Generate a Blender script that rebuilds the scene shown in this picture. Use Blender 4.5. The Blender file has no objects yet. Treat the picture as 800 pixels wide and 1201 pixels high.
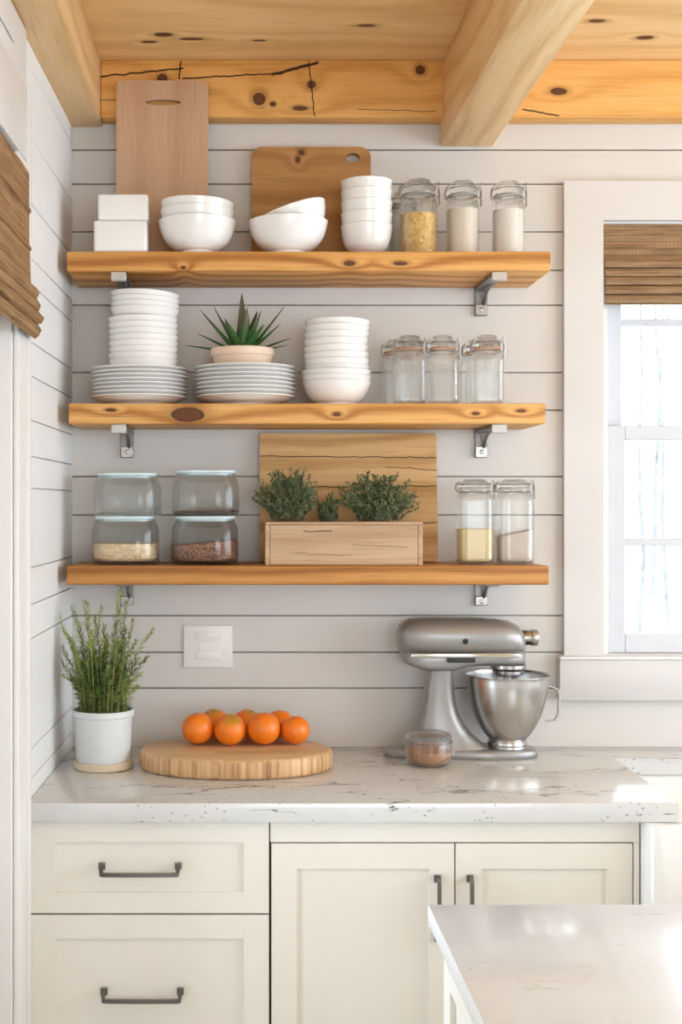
import bpy, bmesh, math, random
from mathutils import Vector, Matrix
sc = bpy.context.scene
COL = sc.collection
PI = math.pi
random.seed(7)
CAM = (0.0, -3.42, 1.57); F = 1491.0; PX, PY = 281.0, 592.0
def X(px, y): return (px-PX)*(y-CAM[1])/F          # place in metres for something seen at px, standing y from the back wall
def Z(py, y): return CAM[2]-(py-PY)*(y-CAM[1])/F

# ------------------------------------------------------------------ node helper
class E:
    def __init__(s, nt, sock): s.nt, s.s = nt, sock
    def _m(s, op, a, b=None, c=None, clamp=False):
        n = s.nt.nodes.new('ShaderNodeMath'); n.operation = op; n.use_clamp = clamp
        for i, v in enumerate((a, b, c)):
            if v is None: continue
            if isinstance(v, E): s.nt.links.new(v.s, n.inputs[i])
            else: n.inputs[i].default_value = v
        return E(s.nt, n.outputs[0])
    def __add__(s, o): return s._m('ADD', s, o)
    __radd__ = __add__
    def __sub__(s, o): return s._m('SUBTRACT', s, o)
    def __rsub__(s, o): return s._m('SUBTRACT', o, s)
    def __mul__(s, o): return s._m('MULTIPLY', s, o)
    __rmul__ = __mul__
    def __truediv__(s, o): return s._m('DIVIDE', s, o)
    def abs(s): return s._m('ABSOLUTE', s)
    def sin(s): return s._m('SINE', s)
    def exp(s): return s._m('EXPONENT', s)
    def sqrt(s): return s._m('SQRT', s)
    def pow(s, p): return s._m('POWER', s, p)
    def min(s, o): return s._m('MINIMUM', s, o)
    def max(s, o): return s._m('MAXIMUM', s, o)
    def fract(s): return s._m('FRACT', s)
    def clamp(s): return s._m('ADD', s, 0.0, clamp=True)
class G:
    def __init__(s, name):
        s.m = bpy.data.materials.new(name); s.m.use_nodes = True
        s.nt = s.m.node_tree; s.b = s.nt.nodes['Principled BSDF']; s.out = s.nt.nodes['Material Output']
        tc = s.nt.nodes.new('ShaderNodeTexCoord'); s.co = tc.outputs['Object']
    def xyz(s):
        n = s.nt.nodes.new('ShaderNodeSeparateXYZ'); s.nt.links.new(s.co, n.inputs[0])
        return [E(s.nt, o) for o in n.outputs]
    def comb(s, x, y, z):
        n = s.nt.nodes.new('ShaderNodeCombineXYZ')
        for i, v in enumerate((x, y, z)):
            if isinstance(v, E): s.nt.links.new(v.s, n.inputs[i])
            else: n.inputs[i].default_value = v
        return n.outputs[0]
    def noise(s, vec, scale=1, detail=3, rough=.5):
        n = s.nt.nodes.new('ShaderNodeTexNoise'); s.nt.links.new(vec, n.inputs['Vector'])
        n.inputs['Scale'].default_value = scale; n.inputs['Detail'].default_value = detail; n.inputs['Roughness'].default_value = rough
        return E(s.nt, n.outputs[0])
    def vor(s, vec, scale=1):
        n = s.nt.nodes.new('ShaderNodeTexVoronoi'); s.nt.links.new(vec, n.inputs['Vector']); n.inputs['Scale'].default_value = scale
        return E(s.nt, n.outputs['Distance']), n.outputs['Color']
    def ramp(s, f, stops):
        n = s.nt.nodes.new('ShaderNodeValToRGB'); s.nt.links.new(f.s, n.inputs[0]); r = n.color_ramp
        while len(r.elements) < len(stops): r.elements.new(.5)
        for e, (p, c) in zip(r.elements, stops): e.position = p; e.color = (*c, 1)
        return n.outputs[0]
    def mix(s, f, a, b, mode='MIX'):
        n = s.nt.nodes.new('ShaderNodeMix'); n.data_type = 'RGBA'; n.blend_type = mode; n.clamp_factor = True
        if isinstance(f, E): s.nt.links.new(f.s, n.inputs[0])
        else: n.inputs[0].default_value = f
        for i, v in ((6, a), (7, b)):
            if isinstance(v, tuple): n.inputs[i].default_value = (*v, 1)
            else: s.nt.links.new(v, n.inputs[i])
        return n.outputs[2]
    def step(s, v, lo, hi):   # smoothstep
        n = s.nt.nodes.new('ShaderNodeMapRange'); n.interpolation_type = 'SMOOTHSTEP'
        s.nt.links.new(v.s, n.inputs[0]); n.inputs[1].default_value = lo; n.inputs[2].default_value = hi
        return E(s.nt, n.outputs[0])
    def col(s, c):
        if isinstance(c, tuple): s.b.inputs['Base Color'].default_value = (*c, 1)
        else: s.nt.links.new(c, s.b.inputs['Base Color'])
    def bump(s, v, dist=.001, st=1.0):
        n = s.nt.nodes.new('ShaderNodeBump'); n.inputs['Distance'].default_value = dist; n.inputs['Strength'].default_value = st
        s.nt.links.new(v.s, n.inputs['Height']); s.nt.links.new(n.outputs[0], s.b.inputs['Normal'])
    def set(s, **k):
        for a, v in k.items():
            a = {'rough': 'Roughness', 'metal': 'Metallic', 'spec': 'Specular IOR Level', 'coat': 'Coat Weight', 'coatr': 'Coat Roughness', 'sub': 'Subsurface Weight', 'trans': 'Transmission Weight'}[a]
            if isinstance(v, E): s.nt.links.new(v.s, s.b.inputs[a])
            else: s.b.inputs[a].default_value = v
        return s

def plain(name, c, rough=.5, vary=.05, vs=8, **k):
    g = G(name); n = g.noise(g.co, vs, 3)
    g.col(g.mix(n, tuple(v*(1-vary) for v in c), tuple(min(1, v*(1+vary)) for v in c)))
    g.set(rough=rough, **k); return g.m

def wood(name, light, mid, dark, axis='X', freq=90, warp=1.0, knots=(), cracks=(), knot_col=(.13, .045, .015), rough=.55, auto=0, plane='XZ', seed=0.0, grain=.35, coat=0, joints=(), streak=.42):
    """grain along axis; knots/cracks are given in the (u, v) plane of the object's own coordinates"""
    g = G(name); x, y, z = g.xyz()
    d = {'X': x, 'Y': y, 'Z': z}
    u = d[axis]
    oth = [a for a in 'XYZ' if a != axis]
    va = plane.replace(axis, '')
    v = d[va]; w = d[[a for a in oth if a != va][0]]
    cu, cv = u, v
    vec = g.comb(u*1.6+seed, v*9, w*9)
    n1 = g.noise(vec, 1, 2)
    vecl = g.comb(u*.6+seed*2, v*3, w*3); n2 = g.noise(vecl, 1, 1)
    kn = None; kw = None
    wig = g.noise(g.comb(u*30+seed, v*30, w*30), 1, 2)*.5-.25
    for (kx, kz, rx, rz) in knots:
        du = (cu-kx)/rx; dv = (cv-kz)/rz
        r = (du*du+dv*dv).sqrt()+wig*.95
        kn = r if kn is None else kn.min(r)
    if auto:
        vd, _ = g.vor(g.comb(u*auto*.5+seed, v*auto, w*auto), 1)
        r = vd*9+wig
        kn = r if kn is None else kn.min(r)
    phase = v*freq+w*freq*.6+n1*6*warp+n2*14*warp
    if kn is not None:
        phase = phase+(kn*-.35).exp()*9
    ring = (phase.sin()*.5+.5)
    ring = ring.pow(1.6)
    fib = g.noise(g.comb(u*9+seed, v*330, w*330), 1, 3, .65)
    fin = g.noise(g.comb(u*5+seed, v*130, w*130), 1, 2, .6)
    f = (ring*grain+n2*.5+fib*.5+fin*.45-.48).clamp()
    c = g.ramp(f, [(.04, light), (.4, mid), (.85, dark)])
    if kn is not None:
        halo = g.step(kn*-1, -2.4, -.9)
        c = g.mix(halo*.55, c, tuple(a*.62 for a in dark))
        core = g.step(kn*-1, -1.12, -.8)
        c = g.mix(core, c, knot_col)
        eye = g.step((kn-.95).abs()*-1, -.14, -.03)
        c = g.mix(eye*.8, c, (.03, .012, .006))
    if cracks: cv = cv+(g.noise(g.comb(u*22+seed, 1, 1), 1, 3, .6)-.5)*.014; cu = cu+(g.noise(g.comb(2, v*40+seed, 1), 1, 2)-.5)*.008
    for (x1, z1, x2, z2, wd) in cracks:
        L2 = (x2-x1)**2+(z2-z1)**2; L = math.sqrt(L2)
        t = ((cu-x1)*((x2-x1)/L2)+(cv-z1)*((z2-z1)/L2)).clamp()
        du = cu-(t*(x2-x1)+x1); dv = cv-(t*(z2-z1)+z1)
        dist = (du*du+dv*dv).sqrt()+(wig*(wd*.9)).abs()
        c = g.mix(g.step(dist*-1, -wd, -wd*.35), c, (.035, .015, .008))
    for (jv,) in joints:
        c = g.mix(g.step((cv-jv).abs()*-1, -.0022, -.0008), c, (.09, .045, .02))
    sk = g.step(g.noise(g.comb(u*3.2+seed*3, v*240, w*240), 1, 2, .55), .56, .72)
    sk2 = g.step(g.noise(g.comb(u*7+seed, v*60, w*60), 1, 1), .45, .6)
    c = g.mix(sk*sk2*streak, c, tuple(a*.42 for a in dark))
    g.col(c); g.set(rough=rough, coat=coat, coatr=.3, spec=.3)
    g.bump(ring*.4+fib*.6, .0008, .7)
    return g.m

# ------------------------------------------------------------------ mesh helpers
def new(name, bm, mat, parent=None, smooth=True, loc=None, sharp=40):
    me = bpy.data.meshes.new(name)
    bmesh.ops.recalc_face_normals(bm, faces=bm.faces[:])
    if smooth:
        lim = math.radians(sharp)
        for f in bm.faces: f.smooth = True
        for e in bm.edges:
            if len(e.link_faces) == 2: e.smooth = e.calc_face_angle(0) < lim
    bm.to_mesh(me); bm.free()
    o = bpy.data.objects.new(name, me); COL.objects.link(o)
    if mat: me.materials.append(mat)
    if parent: o.parent = parent
    if loc: o.location = loc
    return o
def tag(o, label, cat, group=None, kind=None):
    o['label'] = label; o['category'] = cat
    if group: o['group'] = group
    if kind: o['kind'] = kind
    return o
def struct(o, label, cat):
    return tag(o, label, cat, None, 'structure')
def thing(name, loc, label, cat, group=None, rz=0):
    o = bpy.data.objects.new(name, None); COL.objects.link(o); o.location = loc; o.rotation_euler = (0, 0, rz); o.empty_display_size = .05
    return tag(o, label, cat, group)
def copy_tree(o, parent=None):
    c = o.copy(); COL.objects.link(c)
    if parent: c.parent = parent
    for ch in o.children: copy_tree(ch, c)
    return c
def BM(): return bmesh.new()
def box(bm, x0, x1, y0, y1, z0, z1, bev=0, seg=2, mat=None):
    vs = [bm.verts.new((x, y, z)) for x in (x0, x1) for y in (y0, y1) for z in (z0, z1)]
    if mat is not None:
        for v in vs: v.co = mat @ v.co
    idx = [(0, 1, 3, 2), (4, 6, 7, 5), (0, 4, 5, 1), (2, 3, 7, 6), (0, 2, 6, 4), (1, 5, 7, 3)]
    fs = [bm.faces.new([vs[i] for i in q]) for q in idx]
    if bev:
        es = list({e for f in fs for e in f.edges})
        bmesh.ops.bevel(bm, geom=es, offset=bev, segments=seg, affect='EDGES', profile=.5)
    return bm
def bx(*a, **k): return box(BM(), *a, **k)
def lathe(bm, prof, seg=48, cx=0, cy=0, close=False):
    rings = []
    for r, z in prof:
        if r < 1e-6: rings.append([bm.verts.new((cx, cy, z))])
        else: rings.append([bm.verts.new((cx+r*math.cos(2*PI*i/seg), cy+r*math.sin(2*PI*i/seg), z)) for i in range(seg)])
    pairs = list(zip(rings, rings[1:]))
    if close: pairs.append((rings[-1], rings[0]))
    for a, b in pairs:
        if len(a) == 1 and len(b) == 1: continue
        for i in range(seg):
            j = (i+1) % seg
            if len(a) == 1: bm.faces.new((a[0], b[j], b[i]))
            elif len(b) == 1: bm.faces.new((a[i], a[j], b[0]))
            else: bm.faces.new((a[i], a[j], b[j], b[i]))
    return bm
def loft(bm, rings, cap0=True, cap1=True, closed=True):
    R = [[bm.verts.new(p) for p in r] for r in rings]
    n = len(R[0])
    for a, b in zip(R, R[1:]):
        for i in range(n if closed else n-1):
            j = (i+1) % n; bm.faces.new((a[i], a[j], b[j], b[i]))
    if cap0: bm.faces.new(R[0][::-1])
    if cap1: bm.faces.new(R[-1])
    return bm
def rrect(hx, hy, r, z, n=6, cx=0, cy=0):
    pts = []; r = min(r, hx*.999, hy*.999)
    for k, (sx, sy) in enumerate(((1, 1), (-1, 1), (-1, -1), (1, -1))):
        for i in range(n+1):
            a = PI/2*k+PI/2*i/n
            pts.append((cx+sx*(hx-r)+r*math.cos(a), cy+sy*(hy-r)+r*math.sin(a), z))
    return pts
def tube(bm, pts, rad, seg=8, cap=True):
    pts = [Vector(p) for p in pts]; n = len(pts)
    rad = rad if isinstance(rad, (list, tuple)) else [rad]*n
    up = None; rings = []
    for i, p in enumerate(pts):
        t = (pts[min(i+1, n-1)]-pts[max(i-1, 0)]).normalized()
        if up is None:
            up = t.orthogonal().normalized()
        up = (up-t*up.dot(t)).normalized(); s = t.cross(up)
        rings.append([p+(up*math.cos(2*PI*k/seg)+s*math.sin(2*PI*k/seg))*rad[i] for k in range(seg)])
    return loft(bm, rings, cap, cap)
def bez(a, b, c, n=8):
    a, b, c = Vector(a), Vector(b), Vector(c)
    return [a*(1-t)**2+b*2*t*(1-t)+c*t*t for t in [i/n for i in range(n+1)]]
def plate2d(outer, holes, y0, y1):
    """solid from an outline in the XZ plane, with holes, between y0 and y1"""
    bm = BM(); es = []; loops = []
    for lp in [outer]+list(holes):
        vs = [bm.verts.new((p[0], y0, p[1])) for p in lp]
        loops.append(vs)
        for i in range(len(vs)): es.append(bm.edges.new((vs[i], vs[(i+1) % len(vs)])))
    bmesh.ops.triangle_fill(bm, use_beauty=True, use_dissolve=False, edges=es)
    faces = bm.faces[:]
    ext = bmesh.ops.extrude_face_region(bm, geom=faces)
    for v in [g for g in ext['geom'] if isinstance(g, bmesh.types.BMVert)]: v.co.y = y1
    bmesh.ops.delete(bm, geom=[e for e in bm.edges if not e.link_faces], context='EDGES')
    return bm
def rr2(x0, x1, z0, z1, r, n=6):
    return [(p[0], p[1]) for p in rrect((x1-x0)/2, (z1-z0)/2, r, 0, n, (x0+x1)/2, (z0+z1)/2)]
def extrude_x(bm, prof, x0, x1):
    return loft(bm, [[(x0, p[0], p[1]) for p in prof], [(x1, p[0], p[1]) for p in prof]])
def shell(outer, t, seg=48):
    """hollow vessel from its outer half-profile [(r,z)...] bottom to rim"""
    inner = []
    n = len(outer)
    for i in range(n):
        a = Vector(outer[max(i-1, 0)]); b = Vector(outer[min(i+1, n-1)]); d = (b-a).normalized()
        nrm = Vector((-d.y, d.x)); p = Vector(outer[i])+nrm*t
        inner.append((max(p.x, 0), p.y))
    return inner

# ------------------------------------------------------------------ materials
M = {}
def paint(name, c, rough=.45, bumpd=.0004):
    g = G(name); n = g.noise(g.co, 6, 4); st = g.noise(g.co, 90, 2)
    g.col(g.mix(n, tuple(v*.975 for v in c), tuple(min(1, v*1.02) for v in c))); g.set(rough=rough, spec=.4); g.bump(st, bumpd, .35)
    return g.m
M['shiplap'] = paint('painted shiplap', (.655, .63, .60))
M['gap'] = paint('shadow gap', (.40, .36, .31)); M['gapl'] = paint('pale shadow gap', (.66, .64, .60)); M['shipside'] = paint('white side shiplap', (.80, .815, .815))
M['trimw'] = paint('white trim paint', (.76, .745, .73), .35)
M['casing'] = paint('warm white casing paint', (.655, .635, .625), .35)
M['wincol'] = paint('window vinyl', (.62, .645, .69), .3)
M['cab'] = paint('cream cabinet paint', (.77, .735, .665), .4)
M['cabgap'] = paint('cabinet gap', (.2, .16, .12), .8)
M['drywall'] = paint('plain wall', (.78, .75, .70), .6)
M['ceramic'] = plain('white glazed ceramic', (.86, .855, .84), .18, .01, 5, coat=.3, coatr=.08)
M['matte_ceramic'] = plain('matte white ceramic', (.84, .83, .815), .4, .02, 6)
M['sinkc'] = plain('sink fireclay', (.84, .84, .82), .12, .01, 5, coat=.5, coatr=.05)
M['pot'] = plain('pot glaze', (.64, .67, .68), .35, .03, 20)
M['saucer'] = plain('raw clay base', (.66, .55, .40), .7, .08, 60)
M['blush'] = plain('blush stoneware', (.79, .62, .49), .6, .05, 25)
M['soil'] = plain('dark soil', (.045, .03, .02), .95, .6, 120)
M['steel'] = plain('brushed nickel', (.42, .40, .38), .28, .06, 40, metal=1.0)
M['pull'] = plain('dark nickel pull', (.22, .21, .20), .3, .06, 40, metal=1.0)
M['iron'] = plain('dark bracket steel', (.27, .255, .24), .38, .15, 60, metal=.9)
M['ironlight'] = plain('bare bracket end', (.50, .48, .455), .4, .06, 60, metal=.5)
M['wire'] = plain('steel wire', (.30, .30, .30), .25, .03, 40, metal=1.0)
M['black'] = plain('black plastic', (.012, .012, .012), .4, .1, 20)
M['switch'] = plain('switch plastic', (.82, .80, .77), .3, .01, 20)
M['gasket'] = plain('orange rubber gasket', (.52, .24, .12), .5, .05, 30)
M['gasketg'] = plain('grey rubber gasket', (.36, .35, .33), .5, .05, 30)
M['lidplastic'] = plain('pale blue lid', (.62, .74, .78), .3, .02, 20)
M['cord'] = plain('linen cord', (.75, .70, .6), .8, .1, 60)
# brushed stainless bowl / mixer enamel
g = G('silver mixer enamel'); n = g.noise(g.co, 300, 2); g.col(g.mix(n, (.27, .258, .245), (.31, .297, .283))); g.set(rough=.40, metal=.5, coat=.5, coatr=.12); M['mixer'] = g.m
g = G('brushed bowl steel'); x, y, z = g.xyz(); n = g.noise(g.comb(x*3, y*3, z*600), 1, 2); g.col(g.mix(n, (.52, .51, .49), (.60, .59, .575))); g.set(rough=.26, metal=1.0); g.bump(n, .0002, .3); M['bowlsteel'] = g.m
# glass: clear soda glass for jars
def glass(name, tint, share=.5, rough=0.0):
    g = G(name); nt = g.nt
    gl = nt.nodes.new('ShaderNodeBsdfGlass'); gl.inputs['Color'].default_value = (*tint, 1); gl.inputs['IOR'].default_value = 1.45; gl.inputs['Roughness'].default_value = rough
    tr = nt.nodes.new('ShaderNodeBsdfTransparent'); tr.inputs['Color'].default_value = (*tint, 1)
    mx = nt.nodes.new('ShaderNodeMixShader'); mx.inputs[0].default_value = share
    nt.links.new(tr.outputs[0], mx.inputs[1]); nt.links.new(gl.outputs[0], mx.inputs[2]); nt.links.new(mx.outputs[0], g.out.inputs[0])
    nt.nodes.remove(g.b); return g.m
M['glass'] = glass('clear jar glass', (.992, .998, .996), .5)
M['glassb'] = glass('faint grey canister glass', (.986, .991, .989), .55)
def pane():
    g = G('window glass'); nt = g.nt
    gl = nt.nodes.new('ShaderNodeBsdfGlossy'); gl.inputs['Roughness'].default_value = .02
    tr = nt.nodes.new('ShaderNodeBsdfTransparent'); tr.inputs['Color'].default_value = (.97, .985, .99, 1)
    fr = nt.nodes.new('ShaderNodeFresnel'); fr.inputs[0].default_value = 1.45
    mx = nt.nodes.new('ShaderNodeMixShader'); nt.links.new(fr.outputs[0], mx.inputs[0])
    nt.links.new(tr.outputs[0], mx.inputs[1]); nt.links.new(gl.outputs[0], mx.inputs[2]); nt.links.new(mx.outputs[0], g.out.inputs[0])
    nt.nodes.remove(g.b); return g.m
M['pane'] = pane()
# quartz worktop
def quartz(name, base, vein, amount, seed, warm=None, rough=.16):
    g = G(name); x, y, z = g.xyz()
    w = g.noise(g.comb(x*2.2+seed, y*5, z*5), 1, 4)
    w2 = g.noise(g.comb(x*6+seed, y*14, z*14), 1, 3)
    n = g.noise(g.comb(x*1.7+w*.9+seed, y*6+w*1.2, z*9), 1, 5, .6)
    v1 = g.step((n-.5).abs()*-1, -.018, -.002)
    mask = g.step(g.noise(g.comb(x*2.7+seed*3, y*6, z*7), 1, 2), .48, .62)
    n3 = g.noise(g.comb(x*3.3+w2*.5+seed*5, y*13, z*22), 1, 4, .6)
    v2 = g.step((n3-.47).abs()*-1, -.012, -.001)
    mask2 = g.step(g.noise(g.comb(x*5+seed, y*9, z*9), 1, 2), .56, .64)
    cloud = g.noise(g.comb(x*3+seed, y*7, z*7), 1, 4)
    sp, _ = g.vor(g.comb(x*60, y*90, z*90), 1)
    spm = g.step(g.noise(g.co, 9, 3), .47, .60)
    c = g.mix(cloud, tuple(a*.90 for a in base), base)
    c = g.mix(v1*mask*(.75*amount), c, vein)
    c = g.mix(v2*mask2*amount, c, tuple(a*.4 for a in vein))
    c = g.mix(g.step(sp*-1, -.26, -.1)*spm*(.7*amount), c, tuple(a*.6 for a in vein))
    g.col(c); g.set(rough=rough, coat=.3, coatr=.06, spec=.5); return g.m
M['quartz'] = quartz('veined quartz', (.655, .65, .64), (.20, .18, .16), 1.0, 3.1)
M['quartz2'] = quartz('pale island quartz', (.80, .835, .88), (.55, .53, .50), .35, 11.7, rough=.15)
PL, PM, PD = (.78, .53, .27), (.69, .41, .165), (.50, .25, .075)       # pine
SL, SM, SD = (.80, .46, .165), (.64, .31, .085), (.40, .155, .034)      # shelf pine

# foliage
def leafmat(name, a, b, rough=.5, vs=40):
    g = G(name); n = g.noise(g.co, vs, 2); n2 = g.noise(g.co, vs*.2, 1)
    g.col(g.mix(g.step(n*.6+n2*.4, .35, .65), a, b)); g.set(rough=rough, spec=.3); return g.m
M['rosemary'] = leafmat('rosemary needles', (.06, .125, .02), (.38, .46, .115), .5, 30)
M['stem'] = leafmat('green brown stems', (.30, .27, .13), (.42, .40, .22), .7)
M['thyme'] = leafmat('grey green herb leaves', (.085, .12, .05), (.25, .29, .155), .6, 60)
M['twig'] = leafmat('herb twigs', (.14, .09, .05), (.22, .16, .09), .8)

# ------------------------------------------------------------------ world, camera
wd = bpy.data.worlds.new('overcast winter sky'); sc.world = wd; wd.use_nodes = True
wn = wd.node_tree; bg = wn.nodes['Background']
wc = wn.nodes.new('ShaderNodeTexCoord'); ws = wn.nodes.new('ShaderNodeSeparateXYZ'); wn.links.new(wc.outputs['Generated'], ws.inputs[0])
wr = wn.nodes.new('ShaderNodeValToRGB'); wn.links.new(ws.outputs[2], wr.inputs[0])
wr.color_ramp.elements[0].position = 0; wr.color_ramp.elements[0].color = (.815, .905, 1, 1)
wr.color_ramp.elements[1].position = .7; wr.color_ramp.elements[1].color = (.74, .865, 1, 1)
wn.links.new(wr.outputs[0], bg.inputs[0]); bg.inputs[1].default_value = 7.6

cd = bpy.data.cameras.new('camera'); cam = bpy.data.objects.new('camera', cd); COL.objects.link(cam); sc.camera = cam
cam.location = CAM; cam.rotation_euler = (PI/2, 0, 0)
cd.sensor_fit = 'HORIZONTAL'; cd.sensor_width = 36; cd.lens = 36*F/800
cd.shift_x = (400-PX)/800; cd.shift_y = -(600.5-PY)/800; cd.clip_start = .05; cd.clip_end = 200

def area(name, loc, rot, sx, sy, power, color):
    l = bpy.data.lights.new(name, 'AREA'); l.shape = 'RECTANGLE'; l.size = sx; l.size_y = sy; l.energy = power; l.color = color
    o = bpy.data.objects.new(name, l); COL.objects.link(o); o.location = loc; o.rotation_euler = rot; return o

# ------------------------------------------------------------------ room shell
XL0, XL1 = -.450, -.464      # left wall surface at the back corner and at the counter front (old house, a touch out of square)
XR = 3.3; YB = -6.2; ZC = 2.746
def xl(y): return XL0+(XL1-XL0)*(-y/.65)
CT = .92                     # worktop height
WIN = (.973, 2.75, 1.163, 2.331)   # clear opening of the back window
gz = [Z(p, 0) for p in (176, 216, 272, 317, 358, 437, 481, 559, 604, 722, 765, 807)]
def shiplap_back():
    bm = BM(); zs = [ZC]+gz+[.0]
    for a, b in zip(zs, zs[1:]):
        z1, z0 = a-.0017, b+.0017
        segs = [(-.49, XR)]
        spans = []
        wx0, wx1, wz0, wz1 = WIN[0]-.03, WIN[1]+.03, WIN[2]-.03, WIN[3]+.03
        if z0 >= wz1 or z1 <= wz0: spans = [(-.49, XR, z0, z1)]
        else:
            spans = [(-.49, wx0, z0, z1), (wx1, XR, z0, z1)]
            if z1 > wz1: spans.append((wx0, wx1, wz1, z1))
            if z0 < wz0: spans.append((wx0, wx1, z0, wz0))
        for s in spans: box(bm, s[0], s[1], 0, .016, s[2], s[3], .0012, 1)
    return bm
wb = new('wall_back', shiplap_back(), M['shiplap']); struct(wb, 'cream painted horizontal shiplap wall behind the shelves and window', 'wall')
bm = BM(); a0, a1, b0, b1 = WIN[0]-.03, WIN[1]+.03, WIN[2]-.03, WIN[3]+.03
for s in ((-.6, a0, 0, ZC), (a1, XR+.15, 0, ZC), (a0, a1, 0, b0), (a0, a1, b1, ZC)): box(bm, s[0], s[1], .0115, .14, s[2], s[3])
new('wall_backing', bm, M['gap'], wb, False)
# left wall: shiplap between the corner and the glazed door, then the door opening
DY0, DY1, DZ1 = -.80, -1.45, 2.30     # clear door opening along the wall, its head
lz = [Z(p, 0) for p in (170, 237, 300, 353, 378, 434, 467, 510, 545, 576, 653, 689, 722, 829, 858)]
bm = BM()
ang = math.atan2(XL1-XL0, .65)         # slope of the wall line
R = Matrix.Translation((XL0, 0, 0)) @ Matrix.Rotation(ang, 4, 'Z').inverted()
R = Matrix.Translation((XL0, 0, 0)) @ Matrix(((1, -math.sin(ang), 0, 0), (math.sin(ang), 1, 0, 0), (0, 0, 1, 0), (0, 0, 0, 1)))
zs = [ZC]+lz+[0]
for a, b in zip(zs, zs[1:]):
    z1, z0 = a-.0011, b+.0011
    box(bm, -.014, 0, DY0, .0, z0, z1, .0011, 1, R)
    box(bm, -.014, 0, YB, DY1, z0, z1, .0011, 1, R)
box(bm, -.014, 0, DY1, DY0, DZ1+.03, ZC, 0, 1, R)
wl = new('wall_left', bm, M['shipside']); struct(wl, 'white painted shiplap side wall at the left', 'wall')
bm = BM()
box(bm, -.16, -.0105, DY0, .14, 0, ZC, 0, 1, R); box(bm, -.16, -.0105, YB, DY1, 0, ZC, 0, 1, R); box(bm, -.16, -.0105, DY1, DY0, DZ1+.03, ZC, 0, 1, R)
new('wall_backing', bm, M['gapl'], wl, False)
# ceiling, floor, other walls
ceil_m = wood('ceiling pine', (.90, .65, .35), (.82, .55, .26), (.62, .36, .14), 'X', 55, 1.2, plane='XY', knots=[(-.19, -.24, .022, .012), (-.23, -.19, .02, .008), (-.12, -.21, .03, .008), (.05, -.20, .016, .006), (.31, -.30, .022, .008), (1.02, -.22, .02, .012), (.87, -.33, .02, .01), (.58, -.15, .01, .006)], auto=2.2, seed=2, grain=.3)
struct(new('ceiling', bx(-.75, XR+.15, YB-.15, .14, ZC, ZC+.1), ceil_m, smooth=False), 'knotty pine board ceiling above the beams', 'ceiling')
floor_m = wood('oak floor', (.66, .60, .52), (.58, .52, .44), (.44, .37, .29), 'Y', 60, 1.0, plane='XY', seed=5)
struct(new('floor', bx(-.75, XR+.15, YB-.15, .14, -.1, 0), floor_m, smooth=False), 'oak plank floor of the kitchen', 'floor')
bm = BM()   # unseen right wall, its wide opening placed and sized for the light it gives
for s in ((YB, -4.0, 0, ZC), (-.4, .0, 0, ZC), (-4.0, -.4, 0, .95), (-4.0, -.4, 2.45, ZC)): box(bm, XR, XR+.15, s[0], s[1], s[2], s[3])
struct(new('wall_right', bm, M['drywall'], smooth=False), 'unseen cream side wall at the far right, its wide opening placed for light', 'wall')
bm = BM()  # unseen wall behind the camera, its opening sized to set the frontal light
for s in ((-.75, .0, 0, ZC), (1.9, XR+.15, 0, ZC), (.0, 1.9, 0, .9), (.0, 1.9, 2.35, ZC)): box(bm, s[0], s[1], YB-.15, YB, s[2], s[3])
struct(new('wall_front', bm, M['drywall'], smooth=False), 'unseen cream wall behind the viewpoint, its opening sized for light', 'wall')

# ------------------------------------------------------------------ beams
bk = []
def kb(px, py, rx, rz, y=-.06): return (X(px, y), Z(py, y), rx, rz)
beam_back_m = wood('golden beam pine', (.84, .50, .18), (.74, .39, .11), (.50, .22, .05), 'X', 80, 1.1, streak=.3,
    knots=[kb(304, 116, .016, .016), kb(365, 99, .011, .011), kb(493, 82, .012, .012), kb(190, 92, .013, .012), kb(655, 107, .022, .009), kb(352, 127, .02, .006), kb(320, 122, .008, .006)],
    cracks=[(X(118, -.06), Z(90, -.06), X(214, -.06), Z(80, -.06), .0035), (X(214, -.06), Z(92, -.06), X(330, -.06), Z(86, -.06), .003), (X(320, -.06), Z(87, -.06), X(372, -.06), Z(74, -.06), .006),
            (X(362, -.06), Z(72, -.06), X(369, -.06), Z(136, -.06), .0025), (X(212, -.06), Z(72, -.06), X(210, -.06), Z(92, -.06), .003), (X(614, -.06), Z(128, -.06), X(655, -.06), Z(136, -.06), .003), (X(420, -.06), Z(128, -.06), X(512, -.06), Z(131, -.06), .0015), (X(118, -.06), Z(117, -.06), X(150, -.06), Z(119, -.06), .0015)], seed=1, grain=.28)
struct(new('ceiling_beam', bx(-.3675, XR, -.06, .0, 2.593, ZC, .004, 2), beam_back_m), 'golden knotty pine beam along the top of the back wall', 'beam')
bl_m = wood('side beam pine', (.84, .62, .36), (.76, .50, .24), (.56, .32, .11), 'Y', 70, 1.0, plane='YZ', auto=1.6, seed=8, grain=.3)
struct(new('ceiling_beam', bx(-.49, -.368, YB, .0, 2.585, ZC, .004, 2), bl_m), 'pine beam along the top of the left wall', 'beam')
bc_m = wood('cross beam pine', (.92, .69, .40), (.84, .57, .28), (.62, .35, .13), 'Y', 85, 1.5, plane='XY', streak=.3, knots=[(.62, -.235, .022, .012), (.632, -.17, .006, .01), (.565, -.85, .02, .012), (.66, -.62, .01, .02)], seed=4, grain=.34)
struct(new('ceiling_beam', bx(.538, .680, YB, -.003, 2.532, ZC, .006, 2), bc_m), 'pale pine cross beam running out from the back wall overhead', 'beam')

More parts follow.
